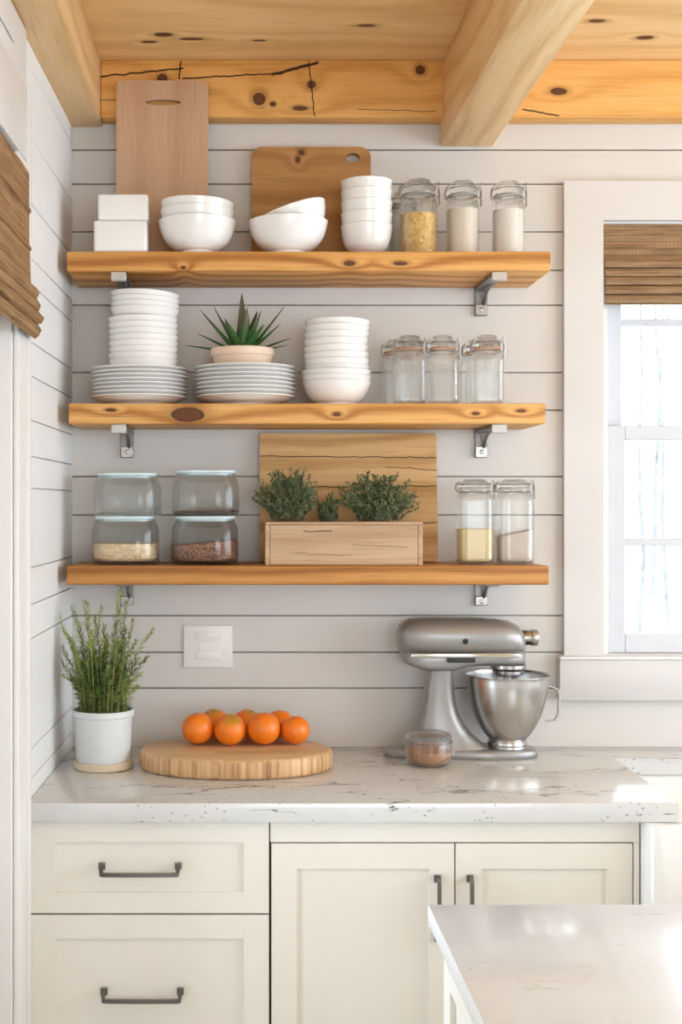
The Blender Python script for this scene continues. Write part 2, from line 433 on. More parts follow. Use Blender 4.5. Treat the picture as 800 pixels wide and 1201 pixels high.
# ------------------------------------------------------------------ window 1 (back wall)
def window_back():
    wx0, wx1, wz0, wz1 = WIN
    W = bpy.data.objects.new('window_1', None); COL.objects.link(W); W.location = (wx0, 0, wz0)
    struct(W, 'white framed sash window in the back wall looking out on snow', 'window')
    off = Vector((-wx0, 0, -wz0))
    def add(name, bm, m):
        bmesh.ops.translate(bm, verts=bm.verts[:], vec=off); return new(name, bm, m, W)
    bm = BM()
    bm = plate2d([(.868, wz0+.004), (wx0, wz0+.004), (wx0, wz1), (wx1, wz1), (wx1, wz0+.004), (wx1+.105, wz0+.004), (wx1+.105, 2.436), (.868, 2.436)], [], -.022, 0)
    add('casing', bm, M['casing'])
    bm = BM(); box(bm, .853, wx1+.12, -.034, 0, 1.048, wz0-.006, .003, 2); add('apron', bm, M['casing'])
    bm = BM(); box(bm, .853, wx1+.12, -.038, -.0, wz0-.006, wz0+.004, .002, 1); add('sill', bm, M['trimw'])
    bm = BM()   # jamb liner
    box(bm, wx0-.03, wx0+.006, .0, .13, wz0, wz1+.03, .001, 1); box(bm, wx1-.006, wx1+.03, .0, .13, wz0, wz1+.03, .001, 1)
    box(bm, wx0, wx1, .0, .13, wz1-.006, wz1+.03, .001, 1); box(bm, wx0, wx1, .0, .14, wz0-.03, wz0+.004, .001, 1)
    box(bm, wx0, wx0+.022, .018, .03, wz0, wz1, .001, 1)
    add('jamb', bm, M['trimw'])
    def sash(y, z0, z1, x0, x1, top, bot, mz):
        bm = BM(); st = .046
        box(bm, x0, x0+st, y, y+.03, z0, z1, .002, 1); box(bm, x1-st, x1, y, y+.03, z0, z1, .002, 1)
        box(bm, x0+st, x1-st, y, y+.03, z1-top, z1, .002, 1); box(bm, x0+st, x1-st, y, y+.03, z0, z0+bot, .002, 1)
        box(bm, x0+st, x1-st, y+.006, y+.024, mz-.010, mz+.010, .002, 1)
        xm = (x0+x1)/2; box(bm, xm-.03, xm+.03, y, y+.03, z0+bot, z1-top, .002, 1)
        o = add('sash', bm, M['wincol'])
        bm = BM(); box(bm, x0+st-.004, x1-st+.004, y+.013, y+.017, z0+bot-.004, z1-top+.004)
        bmesh.ops.translate(bm, verts=bm.verts[:], vec=off); new('pane', bm, M['pane'], o, False)
    yl, yu = .03, .064
    sash(yl, 1.168, Z(499, yl), 1.001, wx1-.02, .040, Z(744, yl)-1.168, Z(636, yl))
    sash(yu, Z(516, yu), 2.325, 1.001, wx1-.02, .045, .04, Z(378, yu))
window_back()

# ------------------------------------------------------------------ left glazed door (door_1)
D = bpy.data.objects.new('door_1', None); COL.objects.link(D); struct(D, 'white framed tall glazed door with wide casing at the left edge', 'door')
D.matrix_world = R
def dadd(name, bm, m, par=None): return new(name, bm, m, par or D)
bm = BM(); box(bm, 0.0005, .012, DY0, DY0+.10, 0, DZ1, .003, 2); box(bm, 0.0005, .019, DY0+.085, DY0+.105, 0, DZ1+.11, .003, 2)
box(bm, 0.0005, .012, DY1-.10, DY1, 0, DZ1, .003, 2); box(bm, .0005, .006, DY0+.004, DY0+.012, 0, DZ1, .001, 1)
box(bm, 0.0005, .014, DY1-.10, DY0+.085, DZ1, DZ1+.16, .003, 2); box(bm, .0005, .012, DY1-.10, DY0+.085, DZ1+.16, 2.58, .003, 2); box(bm, .012, .018, DY1, DY0-.06, DZ1+.20, 2.56, .004, 2)
dadd('casing', bm, M['trimw'])
bm = BM(); box(bm, -.15, .0, DY0-.018, DY0, 0, DZ1, .001, 1); box(bm, -.15, .0, DY1, DY1+.018, 0, DZ1, .001, 1); box(bm, -.15, 0, DY1, DY0, DZ1, DZ1+.03, .001, 1); dadd('jamb', bm, M['trimw'])
bm = BM(); xa, xb = -.07, -.03
box(bm, xa, xb, DY0-.10, DY0-.019, .02, DZ1-.005, .003, 2); box(bm, xa, xb, DY1+.019, DY1+.11, .02, DZ1-.005, .003, 2); box(bm, xa, xb, DY1+.11, DY0-.10, DZ1-.12, DZ1-.005, .003, 2); box(bm, xa, xb, DY1+.11, DY0-.10, .02, .28, .003, 2)
ds = dadd('door_leaf', bm, M['trimw'])
dadd('pane', bx(-.052, -.048, DY1+.105, DY0-.096, .275, DZ1-.115), M['pane'], ds)

# ------------------------------------------------------------------ roman shades
def shade_mat(name, ax, sc_=1.0, l=(.50, .32, .175), d=(.13, .07, .035)):
    g = G(name); x, y, z = g.xyz(); u = x if ax == 'X' else y
    s1 = g.noise(g.comb(u*1.5, 0, z*330*sc_), 1, 3, .7); s2 = g.noise(g.comb(u*9, 3, z*90*sc_), 1, 2); th = ((u*620).sin()*.5+.5)
    f = (s1*.75+s2*.35-.05).clamp()
    c = g.ramp(f, [(.33, d), (.5, tuple((a+b)/2 for a, b in zip(l, d))), (.68, l)])
    c = g.mix(th*.18, c, tuple(a*.6 for a in d)); g.col(c); g.set(rough=.75, spec=.2); g.bump(s1, .002, .8); return g.m
def shade_profile(ztop, zfold, zbot, nf, depth, base=0.0, thin=.003):
    """(depth, z) centre line, going down, folds bulging out"""
    p = [(base, ztop)]
    for k in (1, 2):
        zz = ztop+(zfold-ztop)*k/3; p += [(base, zz+.006), (base+.0045, zz+.001), (base+.0045, zz-.002), (base, zz-.005)]
    p += [(base+.002, zfold)]
    zs = []
    h = (zfold-zbot)/nf
    for k in range(nf):
        z = zfold-k*h; dd = depth*(.55+.45*k/max(1, nf-1)) if k < nf-1 else depth*.7
        p += [(base+dd*.75, z-h*.25), (base+dd, z-h*.6), (base+dd*.85, z-h*.95), (base+dd*.25, z-h*1.02)]
    p.append((base+depth*.45, zbot-.004))
    return p
def shade_mesh(prof, a0, a1, axis, t=.004, wob=.0):
    pts = [Vector(p) for p in prof]; n = len(pts); fr, bk = [], []
    for i, p in enumerate(pts):
        d = (pts[min(i+1, n-1)]-pts[max(i-1, 0)]).normalized(); nn = Vector((-d.y, d.x))
        if nn.x < 0 and i < 0: nn = -nn
        fr.append(p+nn*t/2); bk.append(p-nn*t/2)
    loop = fr+bk[::-1]; bm = BM(); N = 14; rings = []
    for k in range(N+1):
        a = a0+(a1-a0)*k/N
        w = [wob*math.sin(k*1.9+q.y*90) for q in loop]
        rings.append([((a, -(q.x+ww), q.y) if axis == 'X' else (q.x+ww, a, q.y)) for q, ww in zip(loop, w)])
    loft(bm, rings); return bm
S1 = thing('roman_shade', (WIN[0]+.9, -.002, WIN[3]), 'woven brown bamboo roman shade folded up over the back window', 'window shade')
zt = Z(262, -.01); o = Vector(S1.location)
bm = shade_mesh(shade_profile(zt-.002, Z(303, -.015), Z(354, -.03), 5, .026, .004), WIN[0]+.006, WIN[1]-.004, 'X', .004, .0006)
bmesh.ops.translate(bm, verts=bm.verts[:], vec=-o); new('woven_panel', bm, shade_mat('bamboo weave', 'X'), S1, True, sharp=60)
bm = bx(WIN[0]+.008, WIN[1]-.008, -.003, .014, zt-.03, zt-.001, .002, 1); bmesh.ops.translate(bm, verts=bm.verts[:], vec=-o); new('head_rail', bm, plain('rail wood', (.3, .19, .11), .6), S1)
S2 = thing('roman_shade', (0, 0, 0), 'woven brown bamboo roman shade with bulging folds at the left edge', 'window shade')
S2.matrix_world = R @ Matrix.Translation((.016, -1.2, 2.24))
bm = shade_mesh(shade_profile(2.275, 2.035, 1.93, 4, .036, .016), DY1-.05, DY0+.085, 'Y', .006, .0012)
bmesh.ops.translate(bm, verts=bm.verts[:], vec=(-.016, 1.2, -2.24)); new('woven_panel', bm, shade_mat('bamboo weave side', 'Y', .6, (.46, .28, .14), (.17, .085, .035)), S2, True, sharp=60)

# ------------------------------------------------------------------ light switch
px = .0
sw = thing('light_switch', (X(244, 0), 0, Z(758, 0)), 'white double switch plate on the shiplap above the oranges', 'light switch')
new('plate', bx(-.066, .066, -.007, -.0005, -.057, .057, .0025, 3), M['switch'], sw)
bm = bx(-.034, .034, -.0095, -.007, .016, .040, .0012, 2); new('rocker', bm, M['switch'], sw)
bm = bx(-.034, .034, -.0095, -.007, -.036, -.012, .0012, 2); new('rocker', bm, M['switch'], sw)
bm = bx(-.026, .026, -.0085, -.007, -.009, .013, .001, 1); new('centre_panel', bm, M['switch'], sw)

# ------------------------------------------------------------------ shelves and brackets
SD_ = .25
ST = {'top': (2.202, 2.153, -.4315, .777), 'mid': (1.823, 1.772, -.427, .764), 'low': (1.417, 1.370, -.4315, .772)}
def fk(px, py, rx, rz, zc, xc): return (X(px, -.25)-xc, Z(py, -.25)-zc, rx, rz)
kn = {'top': [(410, 309, .013, .006), (215, 314, .006, .004), (470, 309, .016, .005)],
      'mid': [(220, 486, .040, .017), (395, 486, .010, .005), (558, 485, .010, .004), (611, 482, .012, .004), (130, 481, .013, .004)],
      'low': []}
knees = {}
for key, lab in (('top', 'topmost knotty pine shelf, holding bowls and the two cutting boards'), ('mid', 'middle pine shelf with a big oval knot, holding plates and empty jars'), ('low', 'lowest and darkest pine shelf, holding the wooden crate and canisters')):
    zt_, zb_, x0, x1 = ST[key]; xc, zc = (x0+x1)/2, (zt_+zb_)/2
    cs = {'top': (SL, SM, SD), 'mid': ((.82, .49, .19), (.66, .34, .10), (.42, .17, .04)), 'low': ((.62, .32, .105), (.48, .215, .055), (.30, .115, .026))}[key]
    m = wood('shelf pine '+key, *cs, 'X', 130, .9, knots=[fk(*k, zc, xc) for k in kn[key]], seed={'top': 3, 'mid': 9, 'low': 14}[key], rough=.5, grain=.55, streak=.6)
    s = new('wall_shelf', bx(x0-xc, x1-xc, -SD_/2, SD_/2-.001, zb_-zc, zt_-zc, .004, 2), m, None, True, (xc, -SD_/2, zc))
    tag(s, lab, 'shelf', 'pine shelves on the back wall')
def make_bracket(full):
    t = thing('shelf_bracket', (0, 0, 0), '', 'bracket', 'steel shelf brackets')
    L = .235 if full else .16
    new('arm', bx(-.018, .018, -L, -.004, -.010, -.0005, .0015, 1), M['iron'], t)
    if full: new('end_block', bx(-.019, .019, -L-.012, -L, -.024, -.0005, .002, 1), M['ironlight'], t)
    new('wall_plate', bx(-.017, .017, -.006, -.0006, -.076 if full else -.07, -.0005, .0015, 1), M['iron'], t)
    new('foot_block', bx(-.017, .017, -.013, -.006, -.076 if full else -.07, -.045, .002, 1), M['steel'], t)
    bm = BM(); tube(bm, [(.006, -.004, -.052), (.006, -.05, -.018), (.006, -L*.5, -.008)], .005, 6); new('brace', bm, M['iron'], t)
    bm = BM(); lathe(bm, [(0, 0), (.006, 0), (.0055, .003), (0, .0045)], 12); bmesh.ops.rotate(bm, verts=bm.verts[:], matrix=Matrix.Rotation(PI/2, 3, 'X')); new('screw', bm, M['steel'], t, True, (0, -.013, -.06))
    return t
b1 = make_bracket(True); b2 = make_bracket(False)
u1 = u2 = False
for key, zz, nm in (('top', 2.153, 'top'), ('mid', 1.772, 'middle'), ('low', 1.370, 'lowest')):
    for sx, side in ((-.302, 'left'), (.649, 'right')):
        if key != 'low': o = b1 if not u1 else copy_tree(b1); u1 = True
        else: o = b2 if not u2 else copy_tree(b2); u2 = True
        o.location = (sx, 0, zz); o['label'] = 'steel bracket under the %s end of the %s shelf' % (side, nm)

# ------------------------------------------------------------------ things on the shelves
TZ, MZ, LZ = 2.2023, 1.8233, 1.4173
def board_lean(name, label, w, h, t, r, hole, mat, x, ybase, ytop, z):
    holes = [hole] if hole else []
    bm = plate2d(rr2(-w/2, w/2, 0, h, r, 10), holes, -t, 0)
    if hole:
        bmesh.ops.recalc_face_normals(bm, faces=bm.faces[:])
        bmesh.ops.triangulate(bm, faces=[f for f in bm.faces if len(f.verts) > 4])
    o = new(name, bm, mat, None, False, (x, ybase, z), 30)
    o.rotation_euler = (-math.asin((ytop-ybase)/h), 0, 0)
    if not hole:
        bv = o.modifiers.new('bevel', 'BEVEL'); bv.width = .0025; bv.segments = 2; bv.limit_method = 'ANGLE'; bv.angle_limit = 1.0
    return tag(o, label, 'cutting board')
def ell(cx, cz, rx, rz, n=24): return [(cx+rx*math.cos(2*PI*i/n), cz+rz*math.sin(2*PI*i/n)) for i in range(n)]
m = wood('beech board', (.60, .40, .26), (.52, .325, .20), (.42, .24, .135), 'Z', 60, .5, plane='XZ', seed=6.7, grain=.22, rough=.6, streak=.12)
H1 = Z(95, -.075)-TZ
board_lean('cutting_board', 'tall pinkish beech cutting board with slot handle, leaning against the beam', .2415, H1, .014, .018, ell(.002, H1-.058, .047, .0078), m, X(190.5, -.075), -.0685, -.0655, TZ)
H2 = Z(171, -.03)-TZ
m = wood('acacia board', (.52, .29, .115), (.42, .21, .075), (.26, .11, .035), 'X', 70, 1.4, plane='XZ', knots=[(-.026, H2-.016, .007, .007), (-.036, H2-.036, .006, .008)], seed=12, grain=.3)
board_lean('cutting_board', 'square cornered brown cutting board with small oval hole behind the tilted bowl', .3175, H2, .018, .028, ell(.111, H2-.030, .019, .013), m, X(365.5, -.045), -.045, -.004, TZ)
H3 = Z(508, -.03)-LZ
m = wood('rustic plank board', (.72, .47, .235), (.62, .37, .155), (.42, .22, .075), 'X', 75, 1.6, plane='XZ', cracks=[(-.235, H3-.062, .235, H3-.066, .002), (-.1, H3-.145, .235, H3-.142, .0022), (.1, H3-.09, .235, H3-.1, .0015), (.12, H3-.24, .235, H3-.24, .0022)], seed=21, grain=.45)
board_lean('cutting_board', 'large square light plank board leaning behind the herb crate', .471, H3, .020, .006, None, m, X(408.5, -.04), -.045, -.005, LZ)

# white square boxes
def sqbox(w, d, h, z, x, y, label):
    bm = BM(); r = .009
    loft(bm, [rrect(w/2-.004, d/2-.004, r, 0), rrect(w/2-.001, d/2-.001, r, .0015), rrect(w/2, d/2, r, .005), rrect(w/2, d/2, r, h-.005), rrect(w/2-.001, d/2-.001, r, h-.001), rrect(w/2-.003, d/2-.003, r, h), rrect(w/2-.007, d/2-.007, r, h-.003), rrect(w/2-.007, d/2-.007, r, .006)])
    o = new('ceramic_box', bm, M['matte_ceramic'], None, True, (x, y, z), 50); return tag(o, label, 'container', 'stacked white ceramic boxes')
by = -.2
sqbox(.1335, .088, .0785, TZ, X(141, -.244), by, 'wider square white ceramic box standing on the top shelf')
sqbox(.126, .084, .0655, TZ+.0790, X(144, -.242), by, 'smaller square white ceramic box stacked on another')

def vessel(name, outer, t, mat, seg=56):
    inner = shell(outer, t)
    inner = [p for p in inner]
    prof = [(0, outer[0][1])] if outer[0][0] > 1e-6 else []
    prof += list(outer)
    rim = outer[-1]
    ins = inner[::-1]
    # keep the inner floor above the outer bottom
    zf = outer[0][1]+t*1.6
    ins = [(r, z) for r, z in ins if z > zf+1e-4 and r > .006]
    top = (rim[0]-t*.5, rim[1]+t*.45)
    prof += [top]+ins+[(0, zf)]
    bm = BM(); lathe(bm, prof, seg); return bm
def arc_bowl(R, H, foot, fh, n=16, pw=2.0, lip=0.0):
    """outer half profile: foot ring, then a rounded belly to radius R at height H"""
    o = [(foot*.9, 0), (foot, .001), (foot, fh)]
    for i in range(1, n+1):
        t = i/n; a = t*PI/2
        r = foot+(R-foot)*math.sin(a)**(2/pw); z = fh+(H-fh)*(1-math.cos(a))**(2/pw if pw > 2 else 1)
        o.append((r, z))
    if lip: o.append((R+lip, H+.0015))
    return o
def lin_bowl(pts, n=5):
    """smooth outer profile through control points (Catmull-Rom)"""
    P = [Vector(p) for p in pts]; out = []
    for i in range(len(P)-1):
        p0, p1, p2, p3 = P[max(i-1, 0)], P[i], P[i+1], P[min(i+2, len(P)-1)]
        for k in range(n):
            t = k/n
            q = .5*((2*p1)+(-p0+p2)*t+(2*p0-5*p1+4*p2-p3)*t*t+(-p0+3*p1-3*p2+p3)*t**3); out.append((q.x, q.y))
    out.append(tuple(P[-1])); return out
NTH = ['bottom', 'second', 'third', 'fourth', 'fifth', 'sixth', 'seventh', 'eighth', 'ninth', 'tenth', 'eleventh', 'twelfth']
def nth(i, n):
    return 'lowest' if i == 0 else ('topmost' if i == n-1 else NTH[i]+' from the bottom')
def stack(proto, n, base, dz, label, group, cat='bowl', jit=.0008, tilt=None, rot=True):
    z = base[2]
    for i in range(n):
        o = proto if i == 0 else proto.copy()
        if i: COL.objects.link(o)
        tx, ty = tilt[i] if tilt else (0, 0)
        o.location = (base[0]+random.uniform(-jit, jit), base[1]+random.uniform(-jit, jit), z); o.rotation_euler = (math.radians(tx), math.radians(ty), 0)
        tag(o, label % nth(i, n), cat, group)
        z += dz[i] if isinstance(dz, (list, tuple)) else dz
# top shelf: stack of three (large lower one, two nested), tilted pair, five deep cups
yb = -.186
xb = X(231.5, yb); R0 = 45.3/461
big = lin_bowl([(.040, 0), (.044, .0015), (.0448, .0085), (.056, .0135), (.079, .032), (.0925, .058), (R0, .083), (R0+.0006, .087)])
o = new('serving_bowl', vessel('b', big, .0030, M['ceramic']), M['ceramic'], None, True, (xb, yb, TZ), 60); tag(o, 'lowest white bowl of the stack of three beside the white boxes', 'bowl', 'three bowls on the top shelf')
k = .955
ins = [(r*k, z) for r, z in big]
for i, (dz, dx, ty, lab) in enumerate(((.0275, -.001, 0.6, 'middle white bowl of the stack of three beside the white boxes'), (.047, -.002, 1.9, 'topmost white bowl of the stack of three, its rim slightly tilted'))):
    sc_ = k if i == 0 else .952
    o = new('serving_bowl', vessel('b', [(r*(.962 if i == 0 else .955), z*.98) for r, z in big], .0028, None), M['ceramic'], None, True, (xb+dx, yb, TZ+dz), 60)
    o.rotation_euler = (0, math.radians(ty), 0); tag(o, lab, 'bowl', 'three bowls on the top shelf')
# tilted pair
xt = X(338, yb)
o = new('serving_bowl', vessel('b', [(r*1.02, z*.99) for r, z in big], .003, None), M['ceramic'], None, True, (xt, yb, TZ), 60); tag(o, 'upright lower white bowl in front of the brown cutting board', 'bowl', 'tilted bowl pair')
tb = lin_bowl([(.034, 0), (.037, .001), (.0375, .004), (.055, .010), (.076, .030), (.087, .052), (.0925, .070), (.0935, .076)])
o = new('serving_bowl', vessel('b', tb, .0026, None), M['ceramic'], None, True, (0, 0, 0), 60)
a = math.radians(-18.5)
ctr = Vector((xt+.0045, yb, TZ+.1125))   # rotates about the middle of its mouth
o.matrix_world = Matrix.Translation(ctr) @ Matrix.Rotation(a, 4, 'Y') @ Matrix.Translation((0, 0, -.076))
tag(o, 'white bowl lying tilted inside another, rim rising to the right', 'bowl', 'tilted bowl pair')
# deep cups
yc = -.15
cup = lin_bowl([(.030, 0), (.0315, .0012), (.033, .012), (.042, .0165), (.055, .030), (.0625, .055), (.0655, .078), (.0668, .083)])
cp = new('deep_bowl', vessel('b', cup, .0026, None), M['ceramic'], None, True, (0, 0, 0), 60)
stack(cp, 5, (X(430, yc), yc, TZ), [.030, .030, .028, .0255, .02], '%s of the five nested deep white bowls beside the jars', 'deep white bowls on the top shelf', jit=.0003)

# mid shelf: two plate stacks
pl = lin_bowl([(.072, 0), (.075, .001), (.0755, .0045), (.085, .007), (.100, .0115), (.115, .018), (.1245, .0215), (.1262, .0222)], 3)
plate = new('dinner_plate', vessel('b', pl, .0026, None, 72), M['ceramic'], None, True, (0, 0, 0), 60)
yp = -.132
stack(plate, 8, (X(163.5, yp), yp, MZ), .0103, '%s of eight white dinner plates under the leaning bowl tower', 'dinner plates in the left stack', 'plate', .001)
p2 = new('dinner_plate', vessel('b', [(r*1.045, z*1.05) for r, z in pl], .0026, None, 72), M['ceramic'], None, True, (0, 0, 0), 60)
stack(p2, 8, (X(287.5, yp), yp, MZ), .0107, '%s of eight white dinner plates under the potted succulent', 'dinner plates in the right stack', 'plate', .001)
PT1 = MZ+7*.0103+.0075; PT2 = MZ+7*.0107+.0080
sb = lin_bowl([(.045, 0), (.048, .001), (.0485, .003), (.066, .006), (.080, .016), (.0865, .030), (.0895, .0375), (.0905, .039)])
s1 = new('small_bowl', vessel('b', sb, .0022, None), M['ceramic'], None, True, (0, 0, 0), 60)
n1 = 8
stack(s1, 8, (X(168, yp), yp, PT1-.0008), .0154, '%s of eight white bowls standing on the left plates', 'lower bowls on the left plates', jit=.0008)
s2 = new('small_bowl', vessel('b', [(r*.985, z) for r, z in sb], .0022, None), M['ceramic'], None, True, (0, 0, 0), 60)
stack(s2, 4, (X(169.3, yp), yp, PT1+8*.0154+.008), .0134, '%s of the four white bowls crowning the tall left tower', 'upper bowls on the left plates', jit=.0004, tilt=[(0, 1.6), (0, 2), (0, 2.3), (0, 2.7)])
# right bowl tower
yq = -.14
wb_ = lin_bowl([(.050, 0), (.054, .001), (.0548, .007), (.065, .0145), (.078, .032), (.0862, .052), (.0896, .061), (.0906, .0625)])
w1 = new('soup_bowl', vessel('b', wb_, .0024, None), M['ceramic'], None, True, (0, 0, 0), 60)
stack(w1, 3, (X(394.5, yq), yq, MZ), .0138, '%s of three wide white bowls at the foot of the right tower', 'wide bowls under the right tower', jit=.0005)
w2 = new('soup_bowl', vessel('b', [(r*.935, z*.98) for r, z in wb_], .0024, None), M['ceramic'], None, True, (0, 0, 0), 60)
stack(w2, 8, (X(395, yq), yq, MZ+.0138*2+.0135), [.0155, .0165, .0175, .0175, .0175, .0165, .0155, 0], '%s of eight narrower white bowls in the right tower', 'narrow bowls on the right tower', jit=.0007, tilt=[(0, 0), (0, -.4), (0, -1.1), (0, -1.6), (0, -1.3), (0, -.6), (0, .3), (0, 1.3)])

# succulent
sp = thing('potted_succulent', (X(284.5, yp), yp, PT2-.0003), 'blush bowl planter with a spiky dark aloe, standing on the plates', 'plant')
pb = lin_bowl([(.055, 0), (.058, .0015), (.066, .016), (.075, .034), (.0790, .045), (.0800, .046), (.0825, .048), (.0835, .062), (.083, .0645)])
new('planter', vessel('b', pb, .005, None), M['blush'], sp, True, None, 50)
bm = BM(); lathe(bm, [(0, .056), (.076, .055), (.074, .04), (0, .04)], 32); new('soil', bm, M['soil'], sp)
def aloe_leaf(az, el, L, w, droop):
    bm = BM(); N = 9; rings = []
    d0 = Vector((math.cos(az)*math.cos(el), math.sin(az)*math.cos(el), math.sin(el)))
    side = Vector((-math.sin(az), math.cos(az), 0)); p = Vector((math.cos(az)*.010, math.sin(az)*.010, .052))
    for i in range(N+1):
        t = i/N; ww = w*(1-t)**.75*(1 if t > .12 else .8+t*1.6)+.0004; th = ww*.30
        d = (d0+Vector((0, 0, -droop*t))).normalized(); up = side.cross(d).normalized()
        if up.z < 0: up = -up
        rings.append([p+side*ww+up*th*.9, p+side*ww*.5-up*th*.6, p-up*th*.9, p-side*ww*.5-up*th*.6, p-side*ww+up*th*.9, p-side*ww*.4+up*th*.15, p+side*ww*.4+up*th*.15])
        p = p+d*(L/N)
    return loft(bm, rings)
g = G('aloe leaf'); n = g.noise(g.co, 160, 2); n2 = g.noise(g.co, 14, 1); x, y, z = g.xyz()
c = g.mix(g.step(n, .55, .7), (.045, .13, .030), (.10, .21, .065)); c = g.mix(g.step(z, .10, .15)*.6, c, (.10, .045, .03)); g.col(c); g.set(rough=.38); M['aloe'] = g.m
leaves = [(182, 12, .130, .012, .10), (172, 30, .115, .013, .1), (192, 47, .140, .014, -.05), (165, 62, .135, .013, .0), (95, 86, .148, .016, 0), (-75, 74, .11, .018, 0), (12, 50, .155, .013, -.12),
          (-10, 40, .11, .013, -.05), (4, 22, .115, .012, .05), (-8, 12, .10, .011, 0), (-45, 48, .09, .016, .1), (-125, 52, .10, .017, .1), (60, 62, .13, .013, .1), (130, 55, .11, .013, .1), (-35, 66, .11, .015, 0)]
for az, el, L, w, dr in leaves:
    new('leaf', aloe_leaf(math.radians(az), math.radians(el), L*1.1, w*1.25, dr), M['aloe'], sp, True, None, 50)

# ------------------------------------------------------------------ jars
def round_section(r, z, n=40): return [(r*math.cos(2*PI*i/n), r*math.sin(2*PI*i/n), z) for i in range(n)]
def sect(w, z, sq, n=9):
    p = rrect(w, w, w*sq, z, n); out = []; m = n+1
    for k in range(4):     # corner arc, then two points close to the ends of the flat so it shades truly flat
        c = p[k*m:(k+1)*m]; out += c; a, b = Vector(c[-1]), Vector(p[((k+1)*m) % len(p)])
        out += [tuple(a.lerp(b, .1)), tuple(a.lerp(b, .9))]
    return out
def clip_jar(w, h, sq, gas, label, cat, group, loc, rz=0, glassm=None, lidh=None, colour_lid=None):
    """wire bail jar; w half width, h full height, sq = corner radius share (1 round)"""
    gm = glassm or M['glass']
    t = thing('clip_top_jar', loc, label, cat, group, rz)
    nh = h*.80 if lidh is None else h-lidh     # height of the mouth
    nw = w*.84
    out = [(w*.90, 0), (w*.97, .003), (w, .010), (w, .015), (w, nh-.032), (w, nh-.026), (w*.97, nh-.016), (nw*1.0, nh-.008), (nw, nh)]
    inn = [(nw-.004, nh), (nw-.004, nh-.008), (w*.97-.0027, nh-.018), (w-.0023, nh-.028), (w-.0023, nh-.034), (w-.0023, .017), (w-.0023, .012), (w*.93-.0023, .006)]
    rings = [sect(a, z, sq if z < nh-.012 else (1 if sq == 1 else .85)) for a, z in out+inn]
    bm = BM(); loft(bm, rings); new('glass_body', bm, gm, t, True, None, 50)
    lr = nw*1.04
    bm = BM(); lathe(bm, [(nw*.80, nh+.0006), (lr*1.02, nh+.0006), (lr*1.03, nh+.0035), (nw*.80, nh+.0035)], 40, close=True); new('gasket', bm, gas, t)
    lh = h-nh-.004
    z0 = nh+.0041
    bm = BM(); lathe(bm, [(0, z0+.003), (lr*.8, z0+.003), (lr*.86, z0), (lr, z0), (lr*1.02, z0+.004), (lr*1.0, z0+lh*.45), (lr*.93, z0+lh*.62), (lr*.80, z0+lh*.72), (lr*.74, z0+lh*.92), (lr*.6, z0+lh), (0, z0+lh)], 40); new('glass_lid', bm, gm, t, True, None, 50)
    rw = .0012
    bm = BM()
    ring = [(lr*1.08*math.cos(a), lr*1.08*math.sin(a), nh-.006) for a in [2*PI*i/32 for i in range(33)]]
    tube(bm, ring, rw, 6)
    rr = lr*1.05
    ring = [(rr*math.cos(a), rr*math.sin(a), z0+lh*.40) for a in [2*PI*i/32 for i in range(33)]]
    tube(bm, ring, rw, 6)
    # hinge at the left, lever at the right
    s = lr*1.1
    tube(bm, [(-s, -.008, nh-.006), (-s-.004, -.008, nh+.002), (-s-.002, -.006, z0+lh*.5), (-rr*.9, -.004, z0+lh*.7)], rw, 6)
    tube(bm, [(-s, .008, nh-.006), (-s-.004, .008, nh+.002), (-s-.002, .006, z0+lh*.5), (-rr*.9, .004, z0+lh*.7)], rw, 6)
    new('wire_frame', bm, M['wire'], t)
    bm = BM()
    tube(bm, [(s*.9, -.010, z0+lh*.42), (s+.003, -.010, z0+lh*.9), (s+.006, -.008, z0+lh*.2), (s+.007, -.007, nh-.024), (s+.007, .007, nh-.024), (s+.006, .008, z0+lh*.2), (s+.003, .010, z0+lh*.9), (s*.9, .010, z0+lh*.42)], rw, 6)
    tube(bm, [(s, -.012, nh-.006), (s+.005, -.012, nh+.004), (s+.004, -.010, z0+lh*.3)], rw, 6)
    new('clasp', bm, M['wire'], t)
    return t, w-.0045
def content(w, h, sq, mat, loc, label, cat, slope=0, top_noise=.002, n=9, group=None, base=.0088):
    bm = BM(); rings = [sect(w*.9, base, sq, n), sect(w, base+.007, sq, n)]
    for k in (.4, .8, 1.0): rings.append([(p[0], p[1], base+.007+(h-base-.007)*k+slope*k*p[0]) for p in sect(w, 0, sq, n)])
    for q in (.75, .5, .25): rings.append([(p[0], p[1], h+slope*p[0]+random.uniform(-1, 1)*top_noise) for p in sect(w*q, 0, sq, n)])
    loft(bm, rings); o = new('dry_goods', bm, mat, None, True, loc, 50); return tag(o, label, cat, group, 'stuff')
def grains(name, a, b, sc_=300, rough=.85):
    g = G(name); d, colr = g.vor(g.co, sc_); n = g.nt.nodes.new('ShaderNodeSeparateColor'); g.nt.links.new(colr, n.inputs[0])
    g.col(g.mix(E(g.nt, n.outputs[0]), a, b)); g.set(rough=rough); g.bump(d*-1, .0015, 1); return g.m
M['granola'] = grains('golden cereal', (.62, .36, .10), (.85, .60, .25), 120)
M['flour'] = plain('fine pale flour', (.80, .72, .62), .95, .04, 20)
M['sugar'] = plain('white sugar', (.84, .80, .74), .9, .03, 50)
M['polenta'] = grains('yellow polenta', (.80, .60, .25), (.90, .72, .38), 700)
M['beige'] = plain('grey beige flour', (.60, .52, .44), .95, .05, 30)
M['oats'] = grains('rolled oats', (.68, .48, .26), (.88, .72, .50), 180)
M['lentil'] = grains('red brown lentils', (.10, .045, .03), (.42, .20, .12), 220)
M['dark'] = grains('dark seeds', (.06, .03, .02), (.2, .11, .07), 220)
M['cocoa'] = grains('brown spice', (.36, .16, .08), (.52, .27, .15), 500)
